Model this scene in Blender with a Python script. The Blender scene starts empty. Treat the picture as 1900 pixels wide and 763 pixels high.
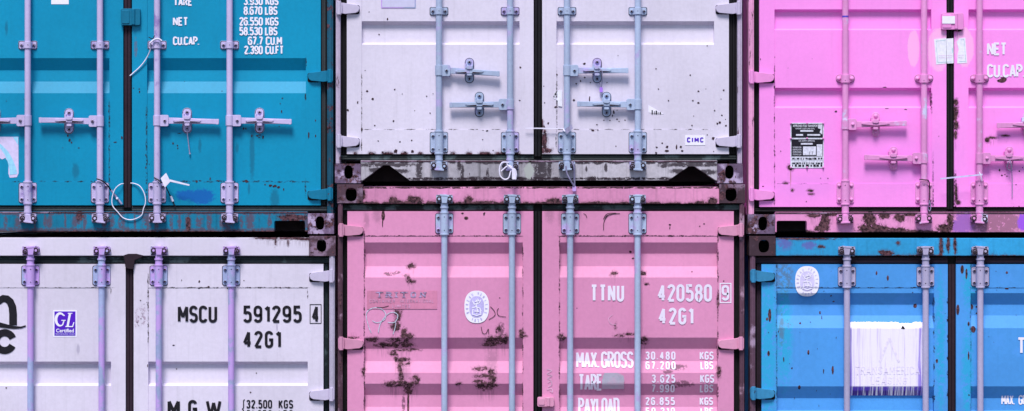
import bpy, bmesh, math, random
from mathutils import Vector
R = math.radians
sc = bpy.context.scene
COL = sc.collection

# ------------------------------------------------------------------ camera
PPM = 310.0            # photograph pixels per metre on the plane of the doors
D = 14.0               # camera distance from the doors
ZC = (1240 - 381.5) / PPM
cam = bpy.data.cameras.new('camera')
cam.sensor_width = 36
cam.lens = 36 * D / (1900 / PPM)
cam.clip_end = 2000
camo = bpy.data.objects.new('camera', cam)
camo.location = (0, -D, ZC)
camo.rotation_euler = (R(90), 0, 0)
COL.objects.link(camo)
sc.camera = camo
# ------------------------------------------------------------------ world, sun, exposure
SUN_EL, SUN_AZ = 58, 10      # azimuth: degrees left of straight-in-front
world = bpy.data.worlds.new('World')
sc.world = world
world.use_nodes = True
wn = world.node_tree
sky = wn.nodes.new('ShaderNodeTexSky')
sky.sky_type = 'NISHITA'
sky.sun_disc = False
sky.sun_elevation = R(SUN_EL)
sky.sun_rotation = R(180 + SUN_AZ)
sky.dust_density = 1.0
sky.air_density = 1.0
bg = wn.nodes['Background']
bg.inputs[1].default_value = 0.05
wn.links.new(sky.outputs[0], bg.inputs[0])
sl = bpy.data.lights.new('sun', 'SUN')
sl.energy = 1.5
sl.angle = R(19)
sl.color = (1.0, 0.96, 0.93)
so = bpy.data.objects.new('sun', sl)
so.rotation_euler = (R(90 - SUN_EL), 0, R(-SUN_AZ))
COL.objects.link(so)
vs = sc.view_settings
vs.view_transform = 'Standard'
vs.look = 'None'
vs.exposure = 1.45
vs.gamma = 1
vs.use_curve_mapping = False

# ------------------------------------------------------------------ helpers
def wx(px, y=0.0): return (px - 950) / PPM * (D + y) / D
def wz(py, y=0.0): return ZC + (381.5 - py) / PPM * (D + y) / D
def wp(px, py, y=0.0): return (wx(px, y), y, wz(py, y))

def srgb(r, g, b):
    def f(c):
        c /= 255
        return c / 12.92 if c <= 0.04045 else ((c + 0.055) / 1.055) ** 2.4
    return (f(r), f(g), f(b), 1)

class MB:
    def __init__(s):
        s.v = []; s.f = []; s.m = []
    def add(s, verts, faces, mi=0):
        n = len(s.v)
        s.v += [tuple(p) for p in verts]
        for f in faces:
            s.f.append([i + n for i in f]); s.m.append(mi)
    def prism(s, poly, y0, y1, mi=0):
        """poly: px points (screen order), front at y0, back at y1"""
        n = len(poly)
        a = [wp(p[0], p[1], y0) for p in poly]
        b = [(q[0], y1, q[2]) for q in a]
        f = [list(range(n)), list(range(2 * n - 1, n - 1, -1))]
        for i in range(n):
            j = (i + 1) % n
            f.append([i, i + n, j + n, j])
        s.add(a + b, f, mi)
    def box(s, x0, t0, x1, t1, y0, y1, mi=0):
        s.prism([(x0, t0), (x1, t0), (x1, t1), (x0, t1)], y0, y1, mi)
    def rbox(s, x0, t0, x1, t1, r, y0, y1, mi=0, n=4):
        P = []
        for cx, cy, a0 in ((x1 - r, t0 + r, -90), (x1 - r, t1 - r, 0), (x0 + r, t1 - r, 90), (x0 + r, t0 + r, 180)):
            for i in range(n + 1):
                a = R(a0 + 90 * i / n)
                P.append((cx + r * math.cos(a), cy + r * math.sin(a)))
        s.prism(P, y0, y1, mi)
    def disc(s, cx, cy, r, y0, y1, mi=0, n=12, rz=None):
        rz = rz or r
        s.prism([(cx + r * math.cos(2 * math.pi * i / n), cy + rz * math.sin(2 * math.pi * i / n)) for i in range(n)], y0, y1, mi)
    def bolt(s, cx, cy, r, y, mi=0):
        # domed head with washer
        n = 12
        prof = [(r, y), (r, y - .003), (r * .72, y - .0045), (r * .66, y - .009), (r * .35, y - .011)]
        V = []; F = []
        for rr, yy in prof:
            for i in range(n):
                a = 2 * math.pi * i / n
                V.append(wp(cx + rr * math.cos(a), cy + rr * math.sin(a), yy))
        for k in range(len(prof) - 1):
            for i in range(n):
                j = (i + 1) % n
                F.append([k * n + i, k * n + j, k * n + n + j, k * n + n + i])
        F.append([(len(prof) - 1) * n + i for i in range(n)])
        s.add(V, F, mi)
    def tube(s, pts, r, mi=0, n=12, cap=True):
        """pts in world metres"""
        P = [Vector(p) for p in pts]
        rs = r if isinstance(r, (list, tuple)) else [r] * len(P)
        V = []; F = []
        T0 = (P[1] - P[0]).normalized()
        up = Vector((0, 1, 0)) if abs(T0.y) < .9 else Vector((1, 0, 0))
        N = (up - T0 * up.dot(T0)).normalized()
        for i, p in enumerate(P):
            if i == 0: T = T0
            elif i == len(P) - 1: T = (P[i] - P[i - 1]).normalized()
            else: T = ((P[i + 1] - P[i]).normalized() + (P[i] - P[i - 1]).normalized()).normalized()
            N = (N - T * N.dot(T)).normalized()
            B = T.cross(N)
            for k in range(n):
                a = 2 * math.pi * k / n
                V.append(p + (N * math.cos(a) + B * math.sin(a)) * rs[i])
        for i in range(len(P) - 1):
            for k in range(n):
                l = (k + 1) % n
                F.append([i * n + k, i * n + l, (i + 1) * n + l, (i + 1) * n + k])
        if cap:
            F.append(list(range(n - 1, -1, -1)))
            F.append([(len(P) - 1) * n + k for k in range(n)])
        s.add(V, F, mi)
    def wire(s, pts, rpx, y, mi=0, n=8, sub=6):
        """smooth wire through (px,py[,y]) points"""
        Q = [(p[0], p[1], p[2] if len(p) > 2 else y) for p in pts]
        out = []
        for i in range(len(Q) - 1):
            p0 = Q[max(i - 1, 0)]; p1 = Q[i]; p2 = Q[i + 1]; p3 = Q[min(i + 2, len(Q) - 1)]
            for k in range(sub):
                t = k / sub
                out.append(tuple(.5 * (2 * p1[c] + (p2[c] - p0[c]) * t + (2 * p0[c] - 5 * p1[c] + 4 * p2[c] - p3[c]) * t * t + (3 * p1[c] - p0[c] - 3 * p2[c] + p3[c]) * t ** 3) for c in range(3)))
        out.append(Q[-1])
        s.tube([wp(*p) for p in out], rpx / PPM, mi, n)
    def vrod(s, cx, t0, t1, rpx, y, mi=0, n=20):
        x = wx(cx, y)
        s.tube([(x, y, wz(t0, y)), (x, y, wz(t1, y))], rpx / PPM, mi, n)
    def ribbon(s, pts, hw, drape, off, mi=0, maxseg=.006, closed=False):
        """pts world (x,z) centreline; draped on the surface"""
        # sharp turns are separate strokes, each a hair above the last, so that no faces share a plane
        if not closed and len(pts) > 2 and not callable(hw):
            parts = [[pts[0]]]
            for i in range(1, len(pts) - 1):
                a, b, c = pts[i - 1], pts[i], pts[i + 1]
                u = (b[0] - a[0], b[1] - a[1]); v = (c[0] - b[0], c[1] - b[1])
                l = (math.hypot(*u) * math.hypot(*v)) or 1
                parts[-1].append(b)
                if (u[0] * v[0] + u[1] * v[1]) / l < -.05: parts.append([b])
            parts[-1].append(pts[-1])
            if len(parts) > 1:
                for k, p in enumerate(parts): s.ribbon(p, hw, drape, off + k * .0004, mi, maxseg)
                return
        Q = []
        seg = list(pts) + ([pts[0]] if closed else [])
        for i in range(len(seg) - 1):
            a, b = seg[i], seg[i + 1]
            L = math.hypot(b[0] - a[0], b[1] - a[1])
            n = max(1, int(math.ceil(L / maxseg)))
            for k in range(n): Q.append((a[0] + (b[0] - a[0]) * k / n, a[1] + (b[1] - a[1]) * k / n))
        if not closed: Q.append(seg[-1])
        n = len(Q); V = []; F = []
        hws = hw if callable(hw) else (lambda t: hw)
        for i in range(n):
            a = Q[i - 1] if (i or closed) else None
            b = Q[(i + 1) % n] if (i < n - 1 or closed) else None
            def nr(p, q):
                dx, dz = q[0] - p[0], q[1] - p[1]; l = math.hypot(dx, dz) or 1
                return (-dz / l, dx / l)
            n1 = nr(a, Q[i]) if a else nr(Q[i], b)
            n2 = nr(Q[i], b) if b else n1
            mx, mz = n1[0] + n2[0], n1[1] + n2[1]
            l = math.hypot(mx, mz)
            if l < .2: mx, mz, l = n1[0], n1[1], 1
            mx /= l; mz /= l
            c = max(.62, mx * n1[0] + mz * n1[1])
            h = hws(i / max(1, n - 1)) / c
            for sgn in (1, -1):
                x, z = Q[i][0] + mx * h * sgn, Q[i][1] + mz * h * sgn
                V.append((x, drape(x, z) - off, z))
        m = n if closed else n - 1
        for i in range(m):
            j = (i + 1) % n
            F.append([2 * i, 2 * i + 1, 2 * j + 1, 2 * j])
        s.add(V, F, mi)
    def build(s, name, mats, parent=None, bevel=0, smooth=True, origin=(0, 0, 0), sharp=.55):
        me = bpy.data.meshes.new(name)
        po = parent_origin(parent) if parent else Vector(origin)
        me.from_pydata([Vector(p) - po for p in s.v], [], s.f)
        mats = mats if isinstance(mats, (list, tuple)) else [mats]
        for m in mats: me.materials.append(m)
        for p, mi in zip(me.polygons, s.m): p.material_index = mi
        bm = bmesh.new(); bm.from_mesh(me)
        if bevel:
            ed = [e for e in bm.edges if len(e.link_faces) == 2 and e.calc_face_angle(0) > .6]
            bmesh.ops.bevel(bm, geom=ed, offset=bevel, segments=1, affect='EDGES', clamp_overlap=True)
            bmesh.ops.recalc_face_normals(bm, faces=bm.faces)
        for f in bm.faces: f.smooth = smooth
        bm.to_mesh(me); bm.free()
        if smooth: me.set_sharp_from_angle(angle=sharp)
        o = bpy.data.objects.new(name, me)
        COL.objects.link(o)
        if parent: o.parent = parent
        else: o.location = po
        return o
def parent_origin(p):
    v = Vector((0, 0, 0))
    while p:
        v += p.location; p = p.parent
    return v
def tag(o, label, cat=None, group=None, kind=None):
    if label: o['label'] = label
    if cat: o['category'] = cat
    if group: o['group'] = group
    if kind: o['kind'] = kind
    return o

# ------------------------------------------------------------------ materials
class NT:
    def __init__(s, name):
        s.mat = bpy.data.materials.new(name); s.mat.use_nodes = True
        s.t = s.mat.node_tree; s.b = s.t.nodes['Principled BSDF']
        s.P = s.t.nodes.new('ShaderNodeNewGeometry').outputs['Position']
    def put(s, inp, val):
        if val is None: return
        if isinstance(val, bpy.types.NodeSocket): s.t.links.new(val, inp)
        else: inp.default_value = val
    def math(s, op, a, b=None, c=None, clamp=False):
        n = s.t.nodes.new('ShaderNodeMath'); n.operation = op; n.use_clamp = clamp
        for i, q in enumerate((a, b, c)): s.put(n.inputs[i], q)
        return n.outputs[0]
    def vec(s, op, a, b=None, c=None, scale=None):
        n = s.t.nodes.new('ShaderNodeVectorMath'); n.operation = op
        for i, q in enumerate((a, b, c)): s.put(n.inputs[i], q)
        if scale is not None: s.put(n.inputs['Scale'], scale)
        return n.outputs['Value'] if op in ('LENGTH', 'DISTANCE') else n.outputs[0]
    def noise(s, scale, detail=3, rough=.55, vec=None, color=False, stretch=None, shift=0):
        v = vec or s.P
        if stretch: v = s.vec('MULTIPLY', v, stretch)
        if shift: v = s.vec('ADD', v, (shift, shift * .7, -shift))
        n = s.t.nodes.new('ShaderNodeTexNoise')
        s.put(n.inputs['Vector'], v); n.inputs['Scale'].default_value = scale
        n.inputs['Detail'].default_value = detail; n.inputs['Roughness'].default_value = rough
        return n.outputs['Color' if color else 'Fac']
    def ramp(s, v, a, b, lo=0., hi=1.):
        n = s.t.nodes.new('ShaderNodeMapRange'); n.interpolation_type = 'SMOOTHSTEP'
        s.put(n.inputs[0], v)
        n.inputs[1].default_value = a; n.inputs[2].default_value = b
        n.inputs[3].default_value = lo; n.inputs[4].default_value = hi
        return n.outputs[0]
    def mix(s, f, a, b, mode='MIX'):
        n = s.t.nodes.new('ShaderNodeMix'); n.data_type = 'RGBA'; n.blend_type = mode
        s.put(n.inputs[0], f); s.put(n.inputs[6], a); s.put(n.inputs[7], b)
        return n.outputs[2]
    def bump(s, h, strength, dist=.002):
        n = s.t.nodes.new('ShaderNodeBump'); n.inputs['Strength'].default_value = strength
        n.inputs['Distance'].default_value = dist
        s.put(n.inputs['Height'], h); s.put(s.b.inputs['Normal'], n.outputs[0])

def patches(nt, lst, warp, wscale=30, edge=.12, rag=1.6, raw=None):
    """noise-warped ellipses given in photo px: (cx, cy, rx, ry)"""
    w = nt.vec('SUBTRACT', nt.noise(wscale, 5, .65, color=True), (.5, .5, .5))
    pw = nt.vec('ADD', nt.P, nt.vec('SCALE', w, scale=warp))
    acc = None
    for (cx, cy, rx, ry) in lst:
        x, _, z = wp(cx, cy); ix, iz = PPM / rx, PPM / ry
        q = nt.vec('MULTIPLY_ADD', pw, (ix, 0, iz), (-x * ix, 0, -z * iz))
        l = nt.vec('LENGTH', q)
        acc = l if acc is None else nt.math('MINIMUM', acc, l)

    acc = nt.math('MULTIPLY_ADD', nt.math('SUBTRACT', nt.noise(62, 6, .75, shift=4), .5), rag, acc)
    return nt.ramp(acc, 1 + edge, 1 - edge)

RUST_D = (.016, .007, .012, 1)
RUST_L = (.15, .065, .085, 1)
def paint(name, base, rust=0.0, rough=.5, var=.10, streak=.12, layers=(), grime=None, seed=0, rustcol=None, rscale=9, alt=None, altamt=0, spec=.22, rstretch=None):
    """weathered sheet paint. layers: (patches, colour or None for rust, warp, breakup 0..1[, edge])"""
    nt = NT(name)
    big = nt.noise(1.3, 3, .5, shift=seed)
    fine = nt.noise(46, 4, .6, shift=seed)
    st = nt.noise(1, 5, .6, stretch=(46, 6, 2.2), shift=seed + 3)
    k = nt.ramp(big, .3, .7, 1 - var, 1 + var * .5)
    k = nt.math('MULTIPLY', k, nt.ramp(fine, .3, .7, 1 - var * .35, 1 + var * .3))
    k = nt.math('MULTIPLY', k, nt.ramp(st, .5, .8, 1, 1 - streak * .6))
    col = nt.vec('SCALE', base[:3], scale=k)
    if alt is not None:
        a = nt.ramp(nt.noise(5, 6, .65, shift=seed + 9), .62 - altamt * .25, .72 - altamt * .25)
        col = nt.mix(a, col, alt)
    rc = nt.mix(nt.ramp(nt.noise(60, 4, .7, shift=5), .35, .65), (rustcol or (RUST_D, RUST_L))[0], (rustcol or (RUST_D, RUST_L))[1])
    rmask = None
    if rust > 0:
        rn = nt.noise(rscale, 8, .72, shift=seed + 5, stretch=rstretch)
        th = .78 - rust * .5
        rmask = nt.ramp(rn, th, th + .05)
    # faint dirt everywhere
    if grime:
        g = patches(nt, grime, .012, 40, .5)
        g = nt.math('MULTIPLY', g, nt.ramp(nt.noise(70, 4, .7, shift=2), .38, .58))
        col = nt.mix(g, col, RUST_D)
    for L in layers:
        pl, c, warp, brk = L[:4]
        edge = L[4] if len(L) > 4 else .12
        m = patches(nt, pl, warp, 30, edge, 1.7 if warp > .01 else .5)
        if brk: m = nt.math('MULTIPLY', m, nt.ramp(nt.noise(38, 5, .7, shift=11 + seed), .30 + .2 * brk, .36 + .24 * brk))
        if c is None:
            rmask = m if rmask is None else nt.math('MAXIMUM', rmask, m)
            if warp > .01:   # thin stained rim and the run-off under the larger patches
                halo = patches(nt, [(p[0], p[1], p[2] + 2.2, p[3] + 2.2) for p in pl], warp, 30, .3, 1.9)
                run = patches(nt, [(p[0], p[1] + min(p[3] * 1.5, 14), p[2] * .8, p[3] + 9) for p in pl if p[2] > 4 or p[3] > 4] or pl[:1], .006, 30, .5, .6)
                run = nt.math('MULTIPLY', run, nt.ramp(nt.noise(1, 4, .6, stretch=(110, 10, 4)), .46, .62))
                hm = nt.math('MAXIMUM', nt.math('MULTIPLY', halo, .55), nt.math('MULTIPLY', run, .38))
                col = nt.mix(hm, col, (base[0] * .22 + .05, base[1] * .22 + .02, base[2] * .22 + .03, 1))
        else:
            op = L[5] if len(L) > 5 else 1
            col = nt.mix(nt.math('MULTIPLY', m, op), col, c)
    if rmask is not None:
        col = nt.mix(rmask, col, rc)
        nt.put(nt.b.inputs['Roughness'], nt.ramp(rmask, 0, 1, rough, .9))
    else: nt.b.inputs['Roughness'].default_value = rough
    nt.put(nt.b.inputs['Base Color'], col)
    nt.b.inputs['Specular IOR Level'].default_value = spec
    h = nt.math('ADD', nt.math('MULTIPLY', fine, .25), nt.math('MULTIPLY', nt.noise(4, 2, .5, shift=seed), 1.6))
    if rmask is not None: h = nt.math('ADD', h, nt.math('MULTIPLY', rmask, nt.noise(120, 3, .6)))
    nt.bump(h, .5, .003)
    return nt.mat
def plain(name, base, rough=.6, metal=0, var=.15, scale=30, spec=.3):
    nt = NT(name)
    k = nt.ramp(nt.noise(scale, 4, .6), .3, .7, 1 - var, 1 + var)
    nt.put(nt.b.inputs['Base Color'], nt.vec('SCALE', base[:3], scale=k))
    nt.b.inputs['Roughness'].default_value = rough
    nt.b.inputs['Metallic'].default_value = metal
    nt.b.inputs['Specular IOR Level'].default_value = spec
    return nt.mat
def scale_c(c, k): return (c[0] * k, c[1] * k, c[2] * k, 1)

def zl(ox, oy, s, pts):   # lists read off an enlarged view
    return [(ox + p[0] * s, oy + p[1] * s, p[2] * s, (p[3] if len(p) > 3 else p[2]) * s) for p in pts]

TEAL = (.0, .27, .48, 1)
WHITE_B = (.69, .635, .78, 1)
WHITE_C = (.69, .635, .78, 1)
PINK = (.70, .275, .49, 1)
MAGENTA = (.95, .30, .83, 1)
BLUE = (.075, .32, .78, 1)

M = {}
M['black'] = plain('dark void rubber', (.006, .005, .007, 1), .8)
M['bolt'] = plain('dark oxidised bolt', (.030, .016, .024, 1), .7, .0, .4, 200)
M['rust'] = plain('loose rust', (.045, .020, .030, 1), .9, 0, .5, 160)
M['void'] = plain('casting hole painted shade', (.004, .003, .004, 1), .95)  # near-black colour stands in for the shade inside the hollow castings
M['gasket_grey'] = paint('grey rubber door gasket', (.045, .055, .065, 1), .05, .6, .25, .4, seed=3, rstretch=(1, 1, 1))
M['gasket_green'] = paint('green grey rubber door gasket', (.016, .026, .030, 1), .12, .5, .4, .4, seed=5, alt=(.075, .11, .12, 1), altamt=.5)
M['gasket_black'] = paint('black rubber door gasket', (.010, .009, .012, 1), .02, .55, .3, .3, seed=7)
M['gasket_plum'] = paint('dark plum rubber door gasket', (.030, .016, .028, 1), .02, .7, .3, .3, seed=8)
M['rod_lav'] = paint('lavender painted steel bar', (.56, .48, .76, 1), .06, .4, .10, .1, seed=1, alt=(.30, .22, .50, 1), altamt=.05)
M['rod_blue'] = paint('pale blue galvanised bar', (.40, .48, .68, 1), .05, .42, .15, .15, seed=2, alt=(.45, .38, .68, 1), altamt=.35)
M['rod_mix'] = paint('blue and violet galvanised bar', (.36, .42, .68, 1), .03, .42, .15, .15, seed=4, alt=(.53, .34, .76, 1), altamt=.85)
M['rod_pink'] = paint('pink painted bar with pale wear', (.76, .30, .64, 1), .10, .42, .12, .15, seed=6, alt=(.62, .62, .86, 1), altamt=.25)
M['rod_grey'] = paint('grey lavender steel bar', (.44, .40, .60, 1), .07, .42, .12, .15, seed=9)
M['sheet'] = plain('darkened underside steel', (.05, .035, .045, 1), .8)  # floor coloured dark to put shade into the gap behind the sill notches
M['ink_white'] = paint('white stencil paint', (.80, .74, .92, 1), .08, .6, .06, 0, seed=12, rscale=60)
M['ink_white_clean'] = plain('white vinyl lettering', (.84, .80, .95, 1), .5, 0, .03)
M['ink_black'] = plain('black stencil paint', (.008, .006, .012, 1), .5, 0, .2)
M['sticker'] = plain('white vinyl', (.86, .83, .97, 1), .4, 0, .04)
M['paper'] = plain('weathered paper', (.80, .80, .92, 1), .7, 0, .08, 60)
M['violet'] = plain('violet vinyl', (.085, .010, .52, 1), .4, 0, .05)
M['nylon'] = plain('white nylon', (.78, .74, .92, 1), .45, 0, .08)
M['wire_steel'] = plain('seal wire', (.30, .28, .45, 1), .4, 0, .2)
M['cyan'] = plain('pale cyan vinyl', (.32, .66, .90, 1), .5, 0, .1, 50)

# ------------------------------------------------------------------ stroke lettering
def arc(cx, cz, rx, rz, a0, a1, n=9):
    return [(cx + rx * math.cos(R(a0 + (a1 - a0) * i / n)), cz + rz * math.sin(R(a0 + (a1 - a0) * i / n))) for i in range(n + 1)]
r_ = .2
G = {}
stad = arc(.2, .8, r_, r_, 0, 180) + arc(.2, .2, r_, r_, 180, 360)
G['0'] = G['O'] = (.4, [('c', stad)])
G['1'] = (.22, [[(0.0, .82), (.2, 1), (.2, 0)]])
G['2'] = (.4, [arc(.2, .8, r_, r_, 175, -30) + [(.0, 0), (.4, 0)]])
G['3'] = (.4, [arc(.2, .79, r_, .21, 165, -90)[:-1] + [(.16, .54)], [(.16, .54)] + arc(.2, .26, r_, .26, 80, -165)])
G['4'] = (.44, [[(.30, 0), (.30, 1), (0, .27), (.44, .27)]])
G['5'] = (.4, [[(.38, 1), (.04, 1), (.03, .52)] + arc(.2, .42, r_, .2, 120, 0, 6) + arc(.2, .2, r_, r_, 0, -165)])
G['6'] = (.4, [arc(.2, .8, r_, r_, 15, 180) + arc(.2, .2, r_, r_, 180, 360) + arc(.2, .4, r_, .2, 0, 150)])
G['7'] = (.38, [[(0, 1), (.38, 1), (.12, 0)]])
G['8'] = (.4, [('c', arc(.2, .77, .18, .23, -90, 270, 18)), ('c', arc(.2, .27, r_, .27, -90, 270, 18))])
G['9'] = (.4, [[(.4 - x, 1 - z) for x, z in G['6'][1][0]]])
G['A'] = (.42, [[(0, 0), (.21, 1), (.42, 0)], [(.08, .28), (.34, .28)]])
G['B'] = (.4, [[(0, 0), (0, 1)] + arc(.18, .77, .2, .23, 90, -90) + [(0, .54)], [(0, .54)] + arc(.18, .27, .22, .27, 90, -90) + [(0, 0)]])
G['C'] = (.4, [arc(.2, .8, r_, r_, 10, 180) + arc(.2, .2, r_, r_, 180, 350)])
G['D'] = (.4, [[(0, 0), (0, 1)] + arc(.2, .8, r_, r_, 90, 0) + arc(.2, .2, r_, r_, 0, -90) + [(0, 0)]])
G['E'] = (.36, [[(.36, 1), (0, 1), (0, 0), (.36, 0)], [(0, .52), (.3, .52)]])
G['F'] = (.36, [[(.36, 1), (0, 1), (0, 0)], [(0, .52), (.3, .52)]])
G['G'] = (.4, [arc(.2, .8, r_, r_, 10, 180) + arc(.2, .2, r_, r_, 180, 360) + [(.4, .48), (.2, .48)]])
G['H'] = (.4, [[(0, 0), (0, 1)], [(.4, 0), (.4, 1)], [(0, .52), (.4, .52)]])
G['I'] = (.02, [[(0, 0), (0, 1)]])
G['K'] = (.4, [[(0, 0), (0, 1)], [(.4, 1), (.02, .42)], [(.14, .58), (.4, 0)]])
G['L'] = (.34, [[(0, 1), (0, 0), (.34, 0)]])
G['M'] = (.52, [[(0, 0), (0, 1), (.26, .3), (.52, 1), (.52, 0)]])
G['N'] = (.42, [[(0, 0), (0, 1), (.42, 0), (.42, 1)]])
G['P'] = (.4, [[(0, 0), (0, 1)] + arc(.18, .75, .22, .25, 90, -90) + [(0, .5)]])
G['R'] = (.4, [[(0, 0), (0, 1)] + arc(.18, .75, .22, .25, 90, -90) + [(0, .5)], [(.2, .5), (.4, 0)]])
G['S'] = (.4, [arc(.2, .78, r_, .22, 15, 180) + arc(.2, .7, r_, .2, 180, 250, 4) + [(.3, .47)] + arc(.2, .3, r_, .2, 40, 0, 3) + arc(.2, .22, r_, .22, 0, -165)])
G['T'] = (.4, [[(0, 1), (.4, 1)], [(.2, 1), (.2, 0)]])
G['U'] = (.4, [[(0, 1)] + arc(.2, .2, r_, r_, 180, 360) + [(.4, 1)]])
G['V'] = (.4, [[(0, 1), (.2, 0), (.4, 1)]])
G['W'] = (.56, [[(0, 1), (.14, 0), (.28, .9), (.42, 0), (.56, 1)]])
G['X'] = (.4, [[(0, 1), (.4, 0)], [(.4, 1), (0, 0)]])
G['Y'] = (.4, [[(0, 1), (.2, .5), (.4, 1)], [(.2, .5), (.2, 0)]])
G['.'] = (.02, [[(0, -.03), (0, .07)]])
G['{'] = (.16, [[(.16, 1.05), (.08, .98), (.08, .58), (0, .5), (.08, .42), (.08, .02), (.16, -.05)]])

def letters(mb, txt, x0, x1, t0, t1, stroke, drape, gap=.30, mi=0, space=.35, serif=False, off=.0032):
    """outer box in photo px (t0 top, t1 bottom), stroke in px"""
    hw = stroke / 2 / PPM
    tot = 0; items = []
    for i, ch in enumerate(txt):
        if ch == ' ': tot += space; continue
        w, st = G[ch]; items.append((tot, ch)); tot += w + gap
    tot -= gap
    X0, X1 = wx(x0) + hw, wx(x1) - hw
    Zb, Zt = wz(t1) + hw, wz(t0) - hw
    sx, sz = (X1 - X0) / tot, Zt - Zb
    lay = 0
    for ox, ch in items:
        lay = 0
        for s in G[ch][1]:
            closed = False
            if isinstance(s, tuple): closed = True; s = s[1]
            mb.ribbon([(X0 + (ox + p[0]) * sx, Zb + p[1] * sz) for p in s], hw, drape, off + lay * .0005, mi, closed=closed)
            lay += 1
            if serif and not closed:
                for p in (s[0], s[-1]):
                    x, z = X0 + (ox + p[0]) * sx, Zb + p[1] * sz
                    mb.ribbon([(x - hw * 2.6, z), (x + hw * 2.6, z)], hw * .5, drape, off + lay * .0005, mi); lay += 1

def btext(mb, txt, x0, x1, t0, t1, y, mi=0, bold=0., shear=0.):
    """built-in typeface for small sans lettering, fitted to a px box"""
    cu = bpy.data.curves.new('tmp', 'FONT'); cu.body = txt; cu.offset = bold; cu.shear = shear; cu.resolution_u = 3
    o = bpy.data.objects.new('tmp', cu); COL.objects.link(o)
    dg = bpy.context.evaluated_depsgraph_get(); dg.update()
    me = bpy.data.meshes.new_from_object(o.evaluated_get(dg))
    V = [v.co.copy() for v in me.vertices]; F = [list(p.vertices) for p in me.polygons]
    bpy.data.objects.remove(o); bpy.data.curves.remove(cu); bpy.data.meshes.remove(me)
    if not V: return
    a0 = min(v.x for v in V); a1 = max(v.x for v in V); b0 = min(v.y for v in V); b1 = max(v.y for v in V)
    out = [wp(x0 + (v.x - a0) / (a1 - a0) * (x1 - x0), t1 - (v.y - b0) / (b1 - b0) * (t1 - t0), y) for v in V]
    mb.add(out, F, mi)

def blob(mb, rnd, cx, cy, rx, ry, drape, mi, n=11):
    """small irregular rust spot lying on the sheet"""
    V = []
    for i in range(n):
        a = 2 * math.pi * i / n; k = rnd.uniform(.55, 1.15)
        x, z = wx(cx + rx * k * math.cos(a)), wz(cy + ry * k * math.sin(a))
        V.append((x, drape(x, z) - .0018, z))
    x, z = wx(cx), wz(cy)
    V.append((x, drape(x, z) - .0018, z))
    mb.add(V, [[i, (i + 1) % n, n] for i in range(n)], mi)

# ------------------------------------------------------------------ container pieces
RY = -.037      # axis of the locking bars
def casting(mb, x0, t0, x1, t1, hx, ht, hrx, hrz, y0=-.03, depth=.17):
    """corner casting: block with an oval hole in its face"""
    N = 40
    cx, cy = hx, ht
    outer = []; inner = []
    angs = sorted([2 * math.pi * i / N for i in range(N)] + [math.atan2(b - cy, a - cx) % (2 * math.pi) for a in (x0, x1) for b in (t0, t1)])
    for a in angs:
        c, s_ = math.cos(a), math.sin(a)
        k = min(((x1 if c > 0 else x0) - cx) / c if abs(c) > 1e-6 else 1e9, ((t1 if s_ > 0 else t0) - cy) / s_ if abs(s_) > 1e-6 else 1e9)
        outer.append((cx + k * c, cy + k * s_))
        # rounded-slot hole (superellipse)
        e = 2.6
        q = (abs(c / hrx) ** e + abs(s_ / hrz) ** e) ** (-1 / e)
        inner.append((cx + q * c, cy + q * s_))
    n = len(angs)
    V = [wp(*p, y0) for p in outer] + [wp(*p, y0) for p in inner] + [(wx(p[0], y0), y0 + .03, wz(p[1], y0)) for p in inner] + [(wx(p[0], y0), y0 + .12, wz(p[1], y0)) for p in inner] + [(wx(p[0], y0), y0 + depth, wz(p[1], y0)) for p in outer]
    F = []; Fd = []
    for i in range(n):
        j = (i + 1) % n
        F.append([i, j, n + j, n + i]); F.append([n + i, n + j, 2 * n + j, 2 * n + i])
        Fd.append([2 * n + i, 2 * n + j, 3 * n + j, 3 * n + i]); F.append([j, i, 4 * n + i, 4 * n + j])
    Fd.append([3 * n + i for i in range(n)]); F.append([4 * n + i for i in range(n - 1, -1, -1)])
    mb.add(V, F, 0)
    k = len(mb.v) - len(V)
    for f in Fd: mb.f.append([i + k for i in f]); mb.m.append(1)

def hinge(parent, xk, xb, tc, s, mat, h=22):
    """xk: outer edge at the post, xb: tip on the door; s=+1 when the tip lies to the right"""
    mb = MB()
    kx = xk + s * 11
    a = h / 2
    # blade
    P = [(kx, tc - a + 1), (kx + s * 6, tc - a + 2), (xb - s * 5, tc - a + 5), (xb - s * 1, tc - a + 8), (xb, tc), (xb - s * 2, tc + a - 5), (xb - s * 7, tc + a - 2), (kx + s * 6, tc + a), (kx, tc + a - 1)]
    if s < 0: P.reverse()
    mb.prism(P, -.026, -.002)
    # knuckle
    mb.rbox(min(xk, kx) , tc - a, max(xk, kx), tc + a, 3, -.040, .0)
    mb.vrod((xk + kx) / 2, tc - a - 1.5, tc + a + 1.5, 4.0, -.036)
    ya = sorted((kx + s * 14, xb + s * .7))
    mb.rbox(ya[0], tc - a + 5, ya[1], tc + a + 1.2, 4, -.0062, -.003, 1)
    o = mb.build('hinge', [mat, M['black']], parent, bevel=.0022)
    return o

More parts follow.
